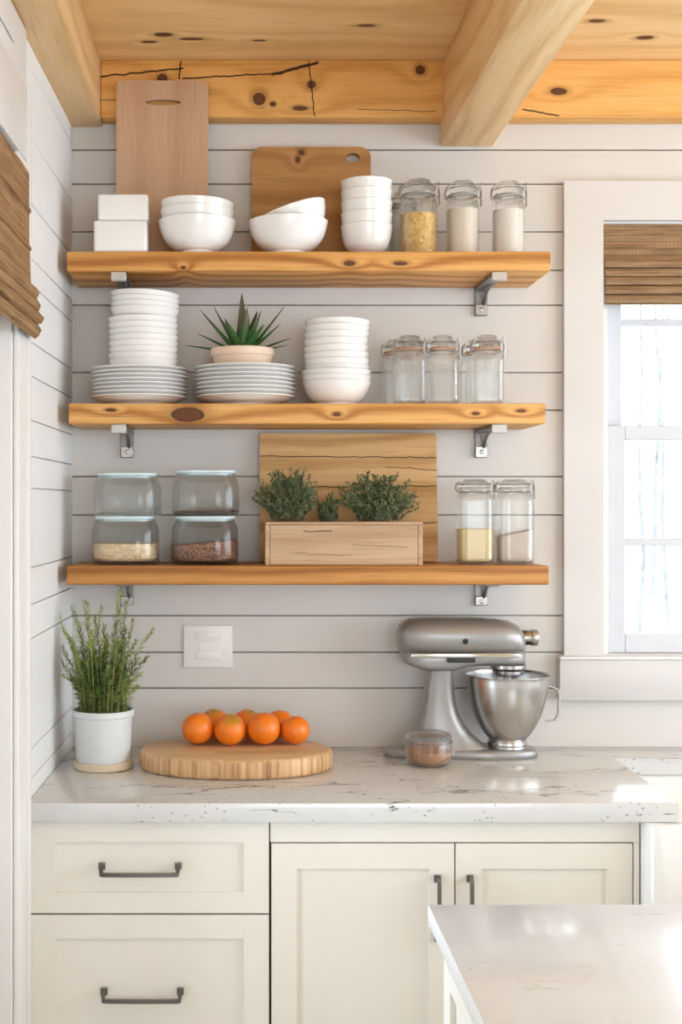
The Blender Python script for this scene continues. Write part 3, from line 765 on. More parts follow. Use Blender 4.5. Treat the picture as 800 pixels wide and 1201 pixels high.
# top shelf jars
yj = -.15
def top_jar(px0, px1, pytop, y, lab): 
    sc2 = F/(y+3.42); w = (px1-px0)/2/sc2; h = Z(pytop, y)-TZ
    return clip_jar(w, h, 1.0, M['gasketg'], lab, 'jar', 'clip jars on the top shelf', (X((px0+px1)/2, y), y, TZ))
t, iw = top_jar(469, 513, 211.5, yj, 'clip top glass jar full of golden cereal on the top shelf'); content(iw, .112, 1.0, M['granola'], tuple(t.location), 'golden cereal filling the first jar on the top shelf', 'dry food')
t, iw = top_jar(523, 562, 213, yj, 'clip top jar of flour between two others on the top shelf'); content(iw, .125, 1.0, M['flour'], tuple(t.location), 'cream flour inside the middle jar on the top shelf', 'dry food')
t, iw = top_jar(577, 615, 213.5, yj, 'clip top jar of white sugar nearest the end of the top shelf'); content(iw, .123, 1.0, M['sugar'], tuple(t.location), 'white sugar inside the last jar on the top shelf', 'dry food')
t, iw = top_jar(457, 488, 226, -.055, 'narrow empty glass jar half hidden between deep bowls and cereal jar')
# middle shelf jars
def mid_jar(px0, px1, pytop, y, lab):
    sc2 = F/(y+3.42); w = (px1-px0)/2/sc2; h = Z(pytop, y)-MZ
    return clip_jar(w, h, .42, M['gasket'], lab, 'jar', 'empty clip jars on the middle shelf', (X((px0+px1)/2, y), y, MZ))
mid_jar(462, 498.5, 394, -.175, 'front empty clip jar nearest the right bowl tower')
mid_jar(501, 536.5, 394, -.175, 'empty clip jar in the centre of the front row on the middle shelf')
mid_jar(553, 589, 393.5, -.175, 'front empty clip jar nearest the end of the middle shelf')
mid_jar(448, 482, 399, -.078, 'empty clip jar standing behind the one beside the bowl tower')
mid_jar(543, 576, 399, -.078, 'empty clip jar standing behind the one at the shelf end')
# low shelf tall jars
def low_jar(px0, px1, pytop, y, lab):
    sc2 = F/(y+3.42); w = (px1-px0)/2/sc2; h = Z(pytop, y)-LZ
    return clip_jar(w, h, .5, M['gasketg'], lab, 'jar', 'tall clip jars on the lowest shelf', (X((px0+px1)/2, y), y, LZ), lidh=.027)
yl_ = -.15
t, iw = low_jar(535.5, 577.5, 562, yl_, 'tall clip jar part filled with yellow polenta on the lowest shelf'); content(iw, .090, .5, M['polenta'], tuple(t.location), 'yellow polenta in the tall jar', 'dry food')
t, iw = low_jar(582, 624, 562, yl_, 'tall clip jar part filled with beige flour at the lowest shelf end'); content(iw, .080, .5, M['beige'], tuple(t.location), 'grey beige flour sloping in the tall jar', 'dry food', slope=.22)

# ------------------------------------------------------------------ canisters
def canister(px0, px1, pytop, z, y, lab):
    sc2 = F/(y+3.42); w = (px1-px0)/2/sc2; h = Z(pytop, y)-z; hb = h-.0075
    t = thing('glass_canister', (X((px0+px1)/2, y), y, z), lab, 'canister', 'stacked glass canisters')
    out = [(w*.90, 0), (w*.965, .002), (w*.99, .008), (w, .03), (w*.985, hb-.030), (w*.93, hb-.013), (w*.87, hb-.005), (w*.86, hb)]
    inn = [(w*.86-.0035, hb), (w*.87-.0035, hb-.006), (w*.93-.004, hb-.016), (w*.985-.0045, hb-.032), (w-.0045, .03), (w*.965-.0045, .010), (w*.88-.003, .0065)]
    bm = BM(); loft(bm, [sect(a, q, .62) for a, q in out+inn]); new('glass_body', bm, M['glassb'], t, True, None, 50)
    bm = BM(); lw = w*.88
    loft(bm, [sect(lw*.94, hb-.006, .6), sect(lw*.94, hb+.0004, .6), sect(lw, hb+.0006, .6), sect(lw*1.01, hb+.003, .6), sect(lw, h-.001, .6), sect(lw*.97, h, .6)])
    bmesh.ops.scale(bm, vec=(.93, .93, 1), verts=[v for v in bm.verts if v.co.z < hb+.0005])
    new('lid', bm, M['lidplastic'], t, True, None, 40)
    return t, w-.0055
yk = -.135
t, iw = canister(109, 187, 605, LZ, yk, 'lower left glass canister with oats, standing on the lowest shelf'); content(iw*.985, .053, .62, M['oats'], tuple(t.location), 'pale oats in the canister', 'dry food', base=.0105); zc1 = t.location.z
hcan = Z(605, yk)-LZ
t, iw = canister(111.5, 189.5, 555, LZ+hcan+.0004, yk, 'upper left empty glass canister stacked on the oats one')
t, iw = canister(201.5, 280, 605, LZ, yk, 'lower right glass canister with red brown lentils, beside the crate'); content(iw*.985, .055, .62, M['lentil'], tuple(t.location), 'red brown lentils heaped in the canister', 'dry food', slope=.10, base=.0105)
t, iw = canister(202.5, 281, 552, LZ+hcan+.0004, yk, 'upper right glass canister holding only a few dark seeds'); content(iw*.97, .013, .62, M['dark'], tuple(t.location), 'thin layer of dark seeds in the upper canister', 'dry food', slope=.03, base=.0075)

# ------------------------------------------------------------------ crate and herbs
yc0, yc1 = -.225, -.085
ccx = X(403.5, -.225)
cr = thing('wooden_crate', (ccx, (yc0+yc1)/2, LZ), 'long pale weathered wooden crate full of herbs on the lowest shelf', 'crate')
hw = (496-311)/2/(F/3.195); hh = Z(612, yc0)-LZ; hd = (yc1-yc0)/2
def worn(name, seed):
    return wood(name, (.64, .46, .30), (.52, .355, .22), (.33, .20, .11), 'X', 60, 1.0, plane='XZ', seed=seed, grain=.22, rough=.8, cracks=[(.02, .052, .16, .046, .0008), (-.1, .085, -.03, .087, .0018), (-.12, .03, .02, .026, .0007)])
wm = worn('weathered crate board', 31); wm2 = worn('weathered crate board end', 36)
new('front_board', bx(-hw+.012, hw-.012, -hd, -hd+.011, .001, hh-.008, .0015, 1), wm, cr)
new('back_board', bx(-hw+.012, hw-.012, hd-.011, hd, .001, hh-.008, .0015, 1), wm, cr)
new('end_board', bx(-hw, -hw+.0115, -hd, hd, 0, hh-.008, .0015, 1), wm2, cr)
new('end_board', bx(hw-.0115, hw, -hd, hd, 0, hh-.008, .0015, 1), wm2, cr)
new('bottom_board', bx(-hw+.012, hw-.012, -hd+.011, hd-.011, .002, .012), wm2, cr)
bm = BM(); box(bm, -hw, hw, -hd-.002, -hd+.013, hh-.0079, hh, .0015, 1); box(bm, -hw, hw, hd-.013, hd+.002, hh-.0079, hh, .0015, 1); new('rim_slat', bm, worn('rim slat wood', 40), cr)
nail = None
for sx in (-1, 1):
    for zz in (.018, .05, .082):
        if nail is None:
            bm = BM(); lathe(bm, [(0, 0), (.002, 0), (.0022, .001), (0, .0016)], 8); bmesh.ops.rotate(bm, verts=bm.verts[:], matrix=Matrix.Rotation(PI/2, 3, 'X')); nail = nl_ = new('nail', bm, M['iron'], cr)
        else: nl_ = nail.copy(); COL.objects.link(nl_)
        nl_.location = (sx*(hw-.006), -hd+.0003, zz)
new('soil', bx(-hw+.013, hw-.013, -hd+.012, hd-.012, .013, hh-.014, .002, 1), M['soil'], cr)

def leaf(bm, p, d, L, w, nrm):
    s = d.cross(nrm)
    if s.length < 1e-5: s = d.orthogonal()
    s = s.normalized()*w/2; n = s.cross(d).normalized()*w*.18
    a = bm.verts.new(p); b = bm.verts.new(p+d*L*.45+s+n); c = bm.verts.new(p+d*L*.5-n*.5); e = bm.verts.new(p+d*L*.45-s+n); t = bm.verts.new(p+d*L)
    bm.faces.new((a, b, c)); bm.faces.new((a, c, e)); bm.faces.new((b, t, c)); bm.faces.new((c, t, e))
def rv(): return Vector((random.gauss(0, 1), random.gauss(0, 1), random.gauss(0, 1))).normalized()
def herb(px0, px1, pytop, lab, nst, ywid=.045, seed=1, lean=0, lim=(290, 372)):
    random.seed(seed)
    cx = X((px0+px1)/2, -.155); rx = (px1-px0)/2/(F/3.265); z0 = LZ+hh-.013; zt = Z(pytop, -.155)
    T = thing('herb_plant', (cx, -.155, z0), lab, 'plant', 'bushy herbs in the crate'); H = zt-z0
    sb, lb = BM(), BM()
    for i in range(nst):
        a = random.uniform(0, 2*PI); q = math.sqrt(random.random())
        bx0 = Vector((q*math.cos(a)*rx*.45, q*math.sin(a)*ywid*.55, .0))
        # end point on or within a rounded crown
        e = rv(); e.z = abs(e.z)
        rad = random.uniform(.55, 1)
        end = Vector((e.x*rx*1.3*rad+lean*rx*.3, max(-.055, min(.052, e.y*ywid*1.25*rad)), H*(.30+.66*e.z*rad+random.uniform(-.05, .05))))
        mid = (bx0+end)/2+Vector((0, 0, H*.12))
        pts = bez(bx0, mid, end, 7)
        tube(sb, pts, [.0011-.0007*k/7 for k in range(8)], 4)
        for k in range(60):
            t = random.uniform(.18, 1.02); f = t*7; i0 = min(6, int(f)); p = pts[i0].lerp(pts[min(7, i0+1)], f-i0)
            tang = (pts[min(7, i0+1)]-pts[i0]).normalized(); d = (rv()+tang*.7+Vector((0, 0, .25))).normalized()
            leaf(lb, p+rv()*.001, d, random.uniform(.006, .011), random.uniform(.0034, .0058), rv())
    # keep foliage off the board behind and inside the planter rim
    lo_, hi_ = X(lim[0], -.155)-cx, X(lim[1], -.155)-cx
    for b in (sb, lb):
        for v in b.verts:
            v.co.x = max(lo_, min(hi_, v.co.x))
            v.co.y = max(-.115, min(.073, v.co.y))
            yl = v.co.y; zz = v.co.z
            if zz < .016 and abs(yl) > .05: v.co.y = .05*(1 if yl > 0 else -1)
    new('stems', sb, M['twig'], T); new('leaves', lb, M['thyme'], T, False)
herb(303, 376, 541, 'wide bushy grey green herb at the left end of the crate', 130, seed=3, lean=-.15)
herb(371, 402, 574, 'smallest herb tuft in the middle of the crate', 40, ywid=.035, seed=5, lim=(373, 396))
herb(397, 487, 548, 'broad dark green bushy herb in the right half of the crate', 160, seed=9, lim=(397, 492))
random.seed(11)

# ------------------------------------------------------------------ worktop, cabinets, sink
CF = -.65; CTH = .043
def poly_prism(pts, z0, z1, bev=0):
    bm = BM(); loft(bm, [[(p[0], p[1], z0) for p in pts], [(p[0], p[1], z1) for p in pts]])
    if bev: bmesh.ops.bevel(bm, geom=[e for e in bm.edges if abs(e.verts[0].co.z-e.verts[1].co.z) < 1e-6], offset=bev, segments=2, affect='EDGES', profile=.5)
    return bm
SX1 = 1.75
ct = new('worktop', poly_prism([(xl(0)+.001, -.0005), (xl(CF)+.001, CF), (.957, CF), (.957, -.155), (SX1, -.155), (SX1, CF), (XR-.001, CF), (XR-.001, -.0005)], CT-CTH, CT, .003), M['quartz'], None, True, None, 30)
tag(ct, 'pale grey veined quartz worktop along the back wall', 'worktop')
# front panels built in (x,z), facing -y
def shaker(bm, x0, x1, z0, z1, yf, st=.055, rt=None, rb=None, th=.019):
    rt = rt or st; rb = rb or st
    fr_ = plate2d([(x0, z0), (x1, z0), (x1, z1), (x0, z1)], [[(x0+st, z0+rb), (x1-st, z0+rb), (x1-st, z1-rt), (x0+st, z1-rt)]], yf, yf+th)
    me_ = bpy.data.meshes.new('t'); fr_.to_mesh(me_); fr_.free(); bm.from_mesh(me_); bpy.data.meshes.remove(me_)
    box(bm, x0+st-.004, x1-st+.004, yf+.008, yf+.016, z0+rb-.004, z1-rt+.004)
def put_pull(parent, x, y, z, L, vert=False):
    """bow handle: square rosettes and a square bar swept as one piece"""
    h = L/2; a, b = .0075, .0042; k = .029; dz = .012 if not vert else 0
    path = [(-h, 0, 0, a), (-h, -.007, 0, a), (-h, -.0072, 0, b), (-h, -k+.006, -dz*.6, b), (-h+.001, -k+.001, -dz*.95, b), (-h+.007, -k, -dz, b), (0, -k-.001, -dz, b)]
    path = path+[(-p[0], p[1], p[2], p[3]) for p in path[:-1][::-1]]
    P = [Vector(p[:3]) for p in path]; rings = []
    for i, p in enumerate(P):
        t = (P[min(i+1, len(P)-1)]-P[max(i-1, 0)]); t.z = 0; t.normalize()
        n = Vector((-t.y, t.x, 0)); q = path[i][3]; u = Vector((0, 0, 1))
        rings.append([p+n*q+u*q, p-n*q+u*q, p-n*q-u*q, p+n*q-u*q])
    bm = BM(); loft(bm, rings)
    if vert: bmesh.ops.rotate(bm, verts=bm.verts[:], matrix=Matrix.Rotation(PI/2, 3, 'Y'))
    new('handle', bm, M['pull'], parent, True, (x, y, z), 30)
UF = -.62     # front plane of frames
zt = CT-CTH
# drawer unit
xa, xb2 = xl(UF)+.002, .0655
cb = thing('drawer_cabinet', ((xa+xb2)/2, -.3, 0), 'cream base cabinet with shaker drawers at the left', 'cabinet')
cx0 = (xa+xb2)/2
def L_(bm): bmesh.ops.translate(bm, verts=bm.verts[:], vec=(-cx0, .3, 0)); return bm
new('body', L_(box(box(BM(), xl(0)+.001, xb2, UF+.02, -.004, .10, zt-.0005), xl(0)+.002, xb2-.002, UF+.08, -.01, 0, .10)), M['cab'], cb, False)
fr = UF
z_a, z_b = Z(1070.5, fr-.0), Z(1073, fr)
d1 = new('drawer', L_((lambda b: (shaker(b, xa+.001, xb2-.001, z_a, zt-.003, fr-.002, .055, .047, .045), b)[1])(BM())), M['cab'], cb)
put_pull(d1, X(164.5, fr)-cx0, fr-.002+.3, Z(1015, fr), .168)
d2 = new('drawer', L_((lambda b: (shaker(b, xa+.001, xb2-.001, .30, z_b, fr-.002, .055, .052, .05), b)[1])(BM())), M['cab'], cb)
put_pull(d2, X(167, fr)-cx0, fr-.002+.3, Z(1161.5, fr), .168)
d3 = new('drawer', L_((lambda b: (shaker(b, xa+.001, xb2-.001, .105, .2965, fr-.002, .055, .045, .045), b)[1])(BM())), M['cab'], cb)
put_pull(d3, X(167, fr)-cx0, fr-.002+.3, .20, .168)
# door unit with inset doors
xa, xb2 = .0675, X(750, UF); cx0 = (xa+xb2)/2
cb = thing('door_cabinet', (cx0, -.3, 0), 'cream base cabinet with two shaker doors and upright handles', 'cabinet')
dx0, dxm, dx1 = X(318.5, UF), X(533.8, UF), X(742, UF); dzt = Z(989.5, UF)
bm = BM(); box(bm, xa, xb2, UF+.022, -.004, .10, zt-.0005); box(bm, xa+.002, xb2-.002, UF+.08, -.01, 0, .10)
new('body', L_(bm), M['cabgap'], cb, False)
bm = BM(); box(bm, xa, xb2, UF, UF+.0215, dzt+.003, zt-.0008, .001, 1); box(bm, dx1+.003, xb2, UF, UF+.0215, .10, dzt+.003, .001, 1); box(bm, xa, dx1+.003, UF, UF+.0215, .10, .135, .001, 1)
new('face_frame', L_(bm), M['cab'], cb)
for a, b, hx, k in ((dx0, dxm-.0015, 513, 0), (dxm+.0015, dx1, 551, 1)):
    bm = BM(); shaker(bm, a, b, .138, dzt, UF+.001, .056, .056, .06)
    d = new('door', L_(bm), M['cab'], cb)
    put_pull(d, X(hx, UF)-cx0, UF+.001+.3, Z(1030, UF)-.065, .13, True)
# sink unit
xa, xb2 = X(750, UF)+.0015, SX1+.07; cx0 = (xa+xb2)/2
cb = thing('sink_cabinet', (cx0, -.3, 0), 'cream base cabinet under the white sink', 'cabinet')
bm = BM(); box(bm, xa, xb2, UF+.022, -.004, .10, .600); box(bm, xa, xb2, UF+.08, -.01, 0, .10); new('body', L_(bm), M['cab'], cb, False)
xm = (xa+xb2)/2
for a, b in ((xa+.003, xm-.0015), (xm+.0015, xb2-.003)):
    bm = BM(); shaker(bm, a, b, .12, .585, UF+.001); new('door', L_(bm), M['cab'], cb)
    
# right hand end cabinet
xa = xb2+.0015; xb3 = XR-.01; cx0 = (xa+xb3)/2
cb = thing('end_cabinet', (cx0, -.3, 0), 'cream base cabinet beyond the sink', 'cabinet')
bm = BM(); box(bm, xa, xb3, UF+.022, -.004, .10, zt-.0005); box(bm, xa, xb3, UF+.08, -.01, 0, .10); new('body', L_(bm), M['cab'], cb, False)
bm = BM(); shaker(bm, xa+.003, xb3-.003, .12, zt-.01, UF+.001); new('door', L_(bm), M['cab'], cb)
# apron sink
sx0, sx1, sy0, sy1 = .884, SX1+.068, -.675, -.12
sz1, sz0 = zt-.0006, .605
scx, scy = (sx0+sx1)/2, (sy0+sy1)/2; hx, hy = (sx1-sx0)/2, (sy1-sy0)/2
rings = [rrect(hx-.012, hy-.012, .03, sz0, 8), rrect(hx-.003, hy-.003, .035, sz0+.006, 8), rrect(hx, hy, .038, sz0+.02, 8), rrect(hx, hy, .038, sz1-.008, 8), rrect(hx-.002, hy-.002, .037, sz1-.002, 8), rrect(hx-.006, hy-.006, .034, sz1, 8)]
ix, iy = .065, .03
rings += [rrect(hx-.055, hy-.022, .05, sz1, 8), rrect(hx-.060, hy-.028, .05, sz1-.006, 8), rrect(hx-.066, hy-.036, .05, sz0+.07, 8), rrect(hx-.085, hy-.056, .05, sz0+.045, 8), rrect(hx-.25, hy-.2, .04, sz0+.038, 8)]
bm = BM(); loft(bm, rings)
sk = thing('apron_sink', (scx, scy, sz0), 'white apron front sink set into the worktop at the right', 'sink')
bmesh.ops.translate(bm, verts=bm.verts[:], vec=(0, 0, -sz0)); new('basin', bm, M['sinkc'], sk, True, None, 50)
bm = BM(); lathe(bm, [(0, .0385), (.04, .0385), (.042, .040), (.036, .042), (0, .040)], 32); new('drain', bm, M['steel'], sk)

# ------------------------------------------------------------------ island
IY = -1.352; IX = X(502, IY)
isl = new('island_worktop', poly_prism([(IX, IY), (2.4, IY), (2.4, -2.25), (IX, -2.25)], CT-.032, CT, .002), M['quartz2'], None, True, None, 30)
tag(isl, 'pale polished island worktop in the right foreground', 'worktop')
ib = thing('island_cabinet', (1.3, -1.8, 0), 'cream panelled cabinet carrying the island worktop', 'cabinet')
def LI(bm): bmesh.ops.translate(bm, verts=bm.verts[:], vec=(-1.3, 1.8, 0)); return bm
ix0, iy0 = IX+.022, IY-.022
new('body', LI(box(box(BM(), ix0+.018, 2.37, -2.22, iy0-.018, .09, CT-.0325), ix0+.05, 2.33, -2.18, iy0-.07, 0, .09)), M['cab'], ib, False)
bm = BM()   # end panel facing -x
Y0, Y1 = -2.22, iy0
for (a, b, c, d) in ((Y1-.06, Y1, .09, CT-.033), (Y0, Y0+.06, .09, CT-.033), (Y0+.06, Y1-.06, CT-.11, CT-.033), (Y0+.06, Y1-.06, .09, .18)): box(bm, ix0, ix0+.018, a, b, c, d, .001, 1)
box(bm, ix0+.010, ix0+.0175, Y0+.055, Y1-.055, .175, CT-.105)
new('end_panel', LI(bm), M['cab'], ib)
bm = BM()
for k in range(3):
    a = ix0+.0195+k*.68; 
    shaker(bm, a, a+.67, .10, CT-.04, iy0-.0175, .06)
new('back_panel', LI(bm), M['cab'], ib)

# ------------------------------------------------------------------ rosemary in a white pot
ry = -.272; rx_ = X(121, ry)
rp = thing('potted_rosemary', (rx_, ry, CT+.0003), 'tall rosemary in a white pot on the worktop corner', 'plant')
bm = BM(); lathe(bm, [(0, 0), (.070, 0), (.0725, .002), (.0735, .016), (.071, .0185), (.0665, .0185), (.0655, .006), (0, .006)], 56); new('saucer', bm, M['saucer'], rp, True, None, 45)
pot = [(.058, .0065), (.0625, .008), (.0645, .014), (.0665, .022), (.0668, .024), (.071, .110), (.0722, .128), (.0765, .130), (.0772, .140), (.0765, .1425)]
bm = vessel('b', pot, .005, None); new('pot', bm, M['pot'], rp, True, None, 45)
bm = BM(); lathe(bm, [(0, .127), (.062, .125), (.060, .10), (0, .10)], 32); new('soil', bm, M['soil'], rp)
sb, lb = BM(), BM()
def sprig(a0, r0, tip, nl, curve=0, lw=.0028, ll=.021):
    p0 = Vector((r0*math.cos(a0), r0*math.sin(a0)*.8, .122)); tip = Vector(tip)
    mid = p0.lerp(tip, .5)+Vector((-(tip.x-p0.x)*.22+curve, 0, .02))
    N = 10; pts = bez(p0, mid, tip, N)
    tube(sb, pts, [.0016-.001*k/N for k in range(N+1)], 5)
    for k in range(nl):
        t = .04+.97*(k/nl); f = min(t, .9999)*N; i0 = int(f); p = pts[i0].lerp(pts[i0+1], f-i0); tang = (pts[i0+1]-pts[i0]).normalized()
        s = rv(); s = (s-tang*s.dot(tang)).normalized(); up = .75+.9*t*t
        d = (s*1.1+tang*up*.8).normalized(); L = ll*random.uniform(.75, 1.2)*(1.05-.45*t)
        leaf(lb, p, d, L, lw, s)
W_ = 473.0
def tp(px, py, y=0): return ((px-121)/W_, y, Z(py, ry)-CT)
tips = [(68, 722, .0), (84, 712, .02), (98, 708, .01), (104, 706, -.03), (120, 712, .0), (128, 745, -.03), (141, 694, -.01), (147, 740, .02), (160, 752, .0), (180, 738, -.01), (172, 772, .02), (86, 748, -.03), (72, 760, .01), (78, 790, -.04), (110, 740, -.04), (135, 730, .03), (152, 765, -.04), (166, 790, -.02), (140, 712, .02), (115, 770, -.05), (92, 775, -.05), (130, 780, -.06), (150, 790, -.055), (68, 775, .02), (102, 795, -.06), (125, 755, -.02), (76, 738, -.02), (156, 728, .0), (148, 706, .02), (110, 725, .03), (93, 730, -.01), (134, 765, .04), (118, 785, .04), (160, 775, .045), (84, 800, .03), (143, 750, -.03), (105, 760, -.02), (122, 735, .01)]
for i, (px, py, yy) in enumerate(tips):
    a = math.atan2(yy*2, (px-121)/W_)+random.uniform(-.4, .4)
    sprig(a, random.uniform(.012, .052), tp(px, py, yy), 150)
for i in range(70):   # dense low growth
    a = random.uniform(0, 2*PI); r = random.uniform(.02, .058); q = random.uniform(.9, 1.75)
    sprig(a, r, (r*q*math.cos(a), r*q*math.sin(a)*.9, .122+random.uniform(.07, .20)), 90)
wlim = xl(ry)-rx_+.004
for b in (sb, lb):
    for v in b.verts:
        if v.co.x < wlim+.012: v.co.x = wlim+.004+.008*math.exp((v.co.x-wlim-.012)*60)
        if v.co.z < .143:
            rr_ = math.hypot(v.co.x, v.co.y)
            if rr_ > .068: v.co.x *= .068/rr_; v.co.y *= .068/rr_
new('stems', sb, M['stem'], rp); new('needles', lb, M['rosemary'], rp, False)

# ------------------------------------------------------------------ oval board and oranges
oy = -.275; ox = X(277, oy); bt = .0485
g = G('butcher block'); x, y, z = g.xyz()
# bonded staves: strips along x, each with its own tone
st = (y*28+g.noise(g.comb(x*3, y*3, 0), 1, 1)*.2); sid = st._m('FLOOR', st)
sx_ = (x*5+sid*.37)._m('FLOOR', x*5+sid*.37)
tone = g.noise(g.comb(sid*7.3, sx_*5.1, 0), 1, 0)
fib = g.noise(g.comb(x*14, y*200, z*14), 1, 3); vb = g.noise(g.comb(x*85, y*85, z*2), 1, 2)
top = g.ramp((tone*.7+fib*.4-.05).clamp(), [(.25, (.66, .45, .26)), (.55, (.56, .35, .175)), (.8, (.42, .235, .10))])
side = g.ramp(vb, [(.3, (.72, .49, .27)), (.52, (.58, .34, .16)), (.68, (.33, .165, .065))])
geo = g.nt.nodes.new('ShaderNodeNewGeometry'); sp_ = g.nt.nodes.new('ShaderNodeSeparateXYZ'); g.nt.links.new(geo.outputs['Normal'], sp_.inputs[0])
upn = E(g.nt, sp_.outputs[2]); cc = g.mix(g.step(upn, .4, .8), side, top); g.col(cc); g.set(rough=.5)
bm = BM(); lathe(bm, [(0, 0), (.94, 0), (.985, .003), (1.0, .010), (1.0, bt-.010), (.985, bt-.003), (.955, bt), (0, bt)], 96)
bmesh.ops.scale(bm, vec=(.2385, .156, 1), verts=bm.verts[:])
ob = new('serving_board', bm, g.m, None, True, (ox, oy, CT+.0003), 50); tag(ob, 'thick round butcher block board carrying oranges on the worktop', 'cutting board')
OZ = CT+.0003+bt
g = G('orange peel'); n = g.noise(g.co, 9, 2); vd, _ = g.vor(g.co, 420); x, y, z = g.xyz()
c = g.mix(n, (.78, .155, .006), (.82, .225, .012)); g.col(c); g.set(rough=.36, spec=.5); g.bump(vd, .0004, .6); M['peel'] = g.m
g = G('orange peel with green crown'); n = g.noise(g.co, 9, 2); n2 = g.noise(g.co, 70, 3); vd, _ = g.vor(g.co, 420); x, y, z = g.xyz()
c = g.mix(n, (.78, .155, .006), (.82, .225, .012)); c = g.mix(g.step(z+n2*.02, .036, .048)*.7, c, (.36, .26, .03)); g.col(c); g.set(rough=.4, spec=.5); g.bump(vd, .0004, .6); M['peelc'] = g.m
M['peelg'] = leafmat('greenish orange crown', (.50, .26, .03), (.32, .28, .05), .5, 120)
M['calyx'] = leafmat('dried green calyx', (.20, .19, .06), (.30, .22, .08), .7, 90)
def orange(r, sq, label, px, y, rot, crown=False, rx=1.0):
    bm = BM(); prof = []
    N = 22
    for i in range(N+1):
        a = -PI/2+PI*i/N; rr = r*math.cos(a); zz = r*sq*math.sin(a)
        if i > N-4: zz -= r*.05*((i-(N-4))/4)**2*1.6
        if i < 2: zz += r*.02
        prof.append((max(rr, 0), zz))
    prof[0] = (0, prof[0][1]); prof[-1] = (0, prof[-1][1])
    lathe(bm, prof, 36)
    t = thing('orange', (X(px, y), y, OZ+r*1.003), label, 'fruit', 'oranges on the round board')
    body = new('peel', bm, M['peelc'] if crown else M['peel'], t, True, None, 80)
    cbm = BM()
    for k in range(5):
        a = k*2*PI/5; d = Vector((math.cos(a), math.sin(a), -.05)); s = Vector((-math.sin(a), math.cos(a), 0)); zz = r*sq-r*.085
        L = r*(.42 if crown else .26); w = L*.55
        ring = [Vector((0, 0, zz+.001)), d*L*.5+s*w*.5+Vector((0, 0, zz+.0016)), d*L+Vector((0, 0, zz+.0016-L*.06)), d*L*.5-s*w*.5+Vector((0, 0, zz+.0016))]
        vs = [cbm.verts.new(p) for p in ring]; vs2 = [cbm.verts.new(p-Vector((0, 0, .0025))) for p in ring]
        cbm.faces.new(vs); cbm.faces.new(vs2[::-1])
        for q in range(4): cbm.faces.new((vs[q], vs2[q], vs2[(q+1) % 4], vs[(q+1) % 4]))
    lathe(cbm, [(0, r*sq-r*.1), (.002, r*sq-r*.1), (.0018, r*sq-r*.01), (0, r*sq-r*.005)], 8)
    new('calyx', cbm, M['calyx'], t)
    for ch in t.children: ch.rotation_euler = rot
    return t
yo, yr = -.232, -.158
orange(.0404, .97, 'front orange at the left end of the row on the board', 232, yo, (0, -.2, 0))
orange(.0394, .985, 'front orange with greenish crown, second from the left', 269.5, yo-.012, (.55, 0, .3), True)
orange(.0412, .99, 'plump glossy front orange, second from the right', 309.5, yo-.006, (.05, .15, 1.0))
orange(.0365, .97, 'smallest orange at the right end of the row', 346.5, yo, (-.1, .2, 2.0))
orange(.0392, .97, 'orange behind the two left ones on the board', 251, yr, (.25, -.2, .5), True)
orange(.0385, .97, 'orange behind the gap in the middle of the row', 290, yr, (.35, .1, .8), True)
orange(.0380, .97, 'orange behind the plump glossy one', 328, yr-.002, (.1, .1, 2.4))

# ------------------------------------------------------------------ stand mixer
my = -.128; S = F/(my+3.42)
def mx(px): return (px-541)/S
def mz(py): return Z(py, my)-CT
mt = thing('stand_mixer', (X(541, my), my, CT+.0003), 'silver tilt head stand mixer with steel bowl on the worktop', 'mixer')
def lerp_tab(tab, v):
    for (a, *A), (b, *B) in zip(tab, tab[1:]):
        if v <= b:
            t = (v-a)/(b-a) if b > a else 0; t = max(0, min(1, t)); return [p+(q-p)*t for p, q in zip(A, B)]
    return list(tab[-1][1:])
def superel(hy, z0, z1, x, n=28, e=2.6):
    zc, hz = (z0+z1)/2, (z1-z0)/2; pts = []
    for i in range(n):
        a = 2*PI*i/n; c, s = math.cos(a), math.sin(a)
        pts.append((x, hy*abs(c)**(2/e)*(1 if c >= 0 else -1), zc+hz*abs(s)**(2/e)*(1 if s >= 0 else -1)))
    return pts
# head: px, half depth, bottom px, top px
head = [(464.6, .006, 752, 744), (465.5, .020, 759, 738), (468, .032, 764, 732.5), (473, .044, 766.5, 728), (480, .054, 768, 725), (490, .060, 769, 723.6), (510, .063, 769, 723.2), (550, .063, 769, 723.6), (580, .060, 769, 725), (596, .054, 769, 728), (606, .047, 769, 733), (611.5, .038, 768.5, 739), (614.5, .024, 765, 746), (615, .012, 760, 750)]
bm = BM(); rings = [superel(h, mz(b), mz(t), mx(p), 32, 2.4) for p, h, b, t in head]; loft(bm, rings); new('motor_head', bm, M['mixer'], mt, True, None, 60)
# lower head casting
low = [(470, .012, 770, 762), (473, .034, 777, 762), (480, .046, 780, 761), (492, .052, 784, 761), (500, .053, 786, 761), (530, .053, 786, 761), (545, .052, 781, 761), (560, .052, 779.5, 761), (590, .052, 780, 761), (606, .044, 780, 761), (613, .030, 779, 762), (615, .014, 774, 763)]
bm = BM(); rings = [superel(h, mz(b), mz(t), mx(p), 32, 4.0) for p, h, b, t in low]; loft(bm, rings); new('head_base', bm, M['mixer'], mt, True, None, 60)
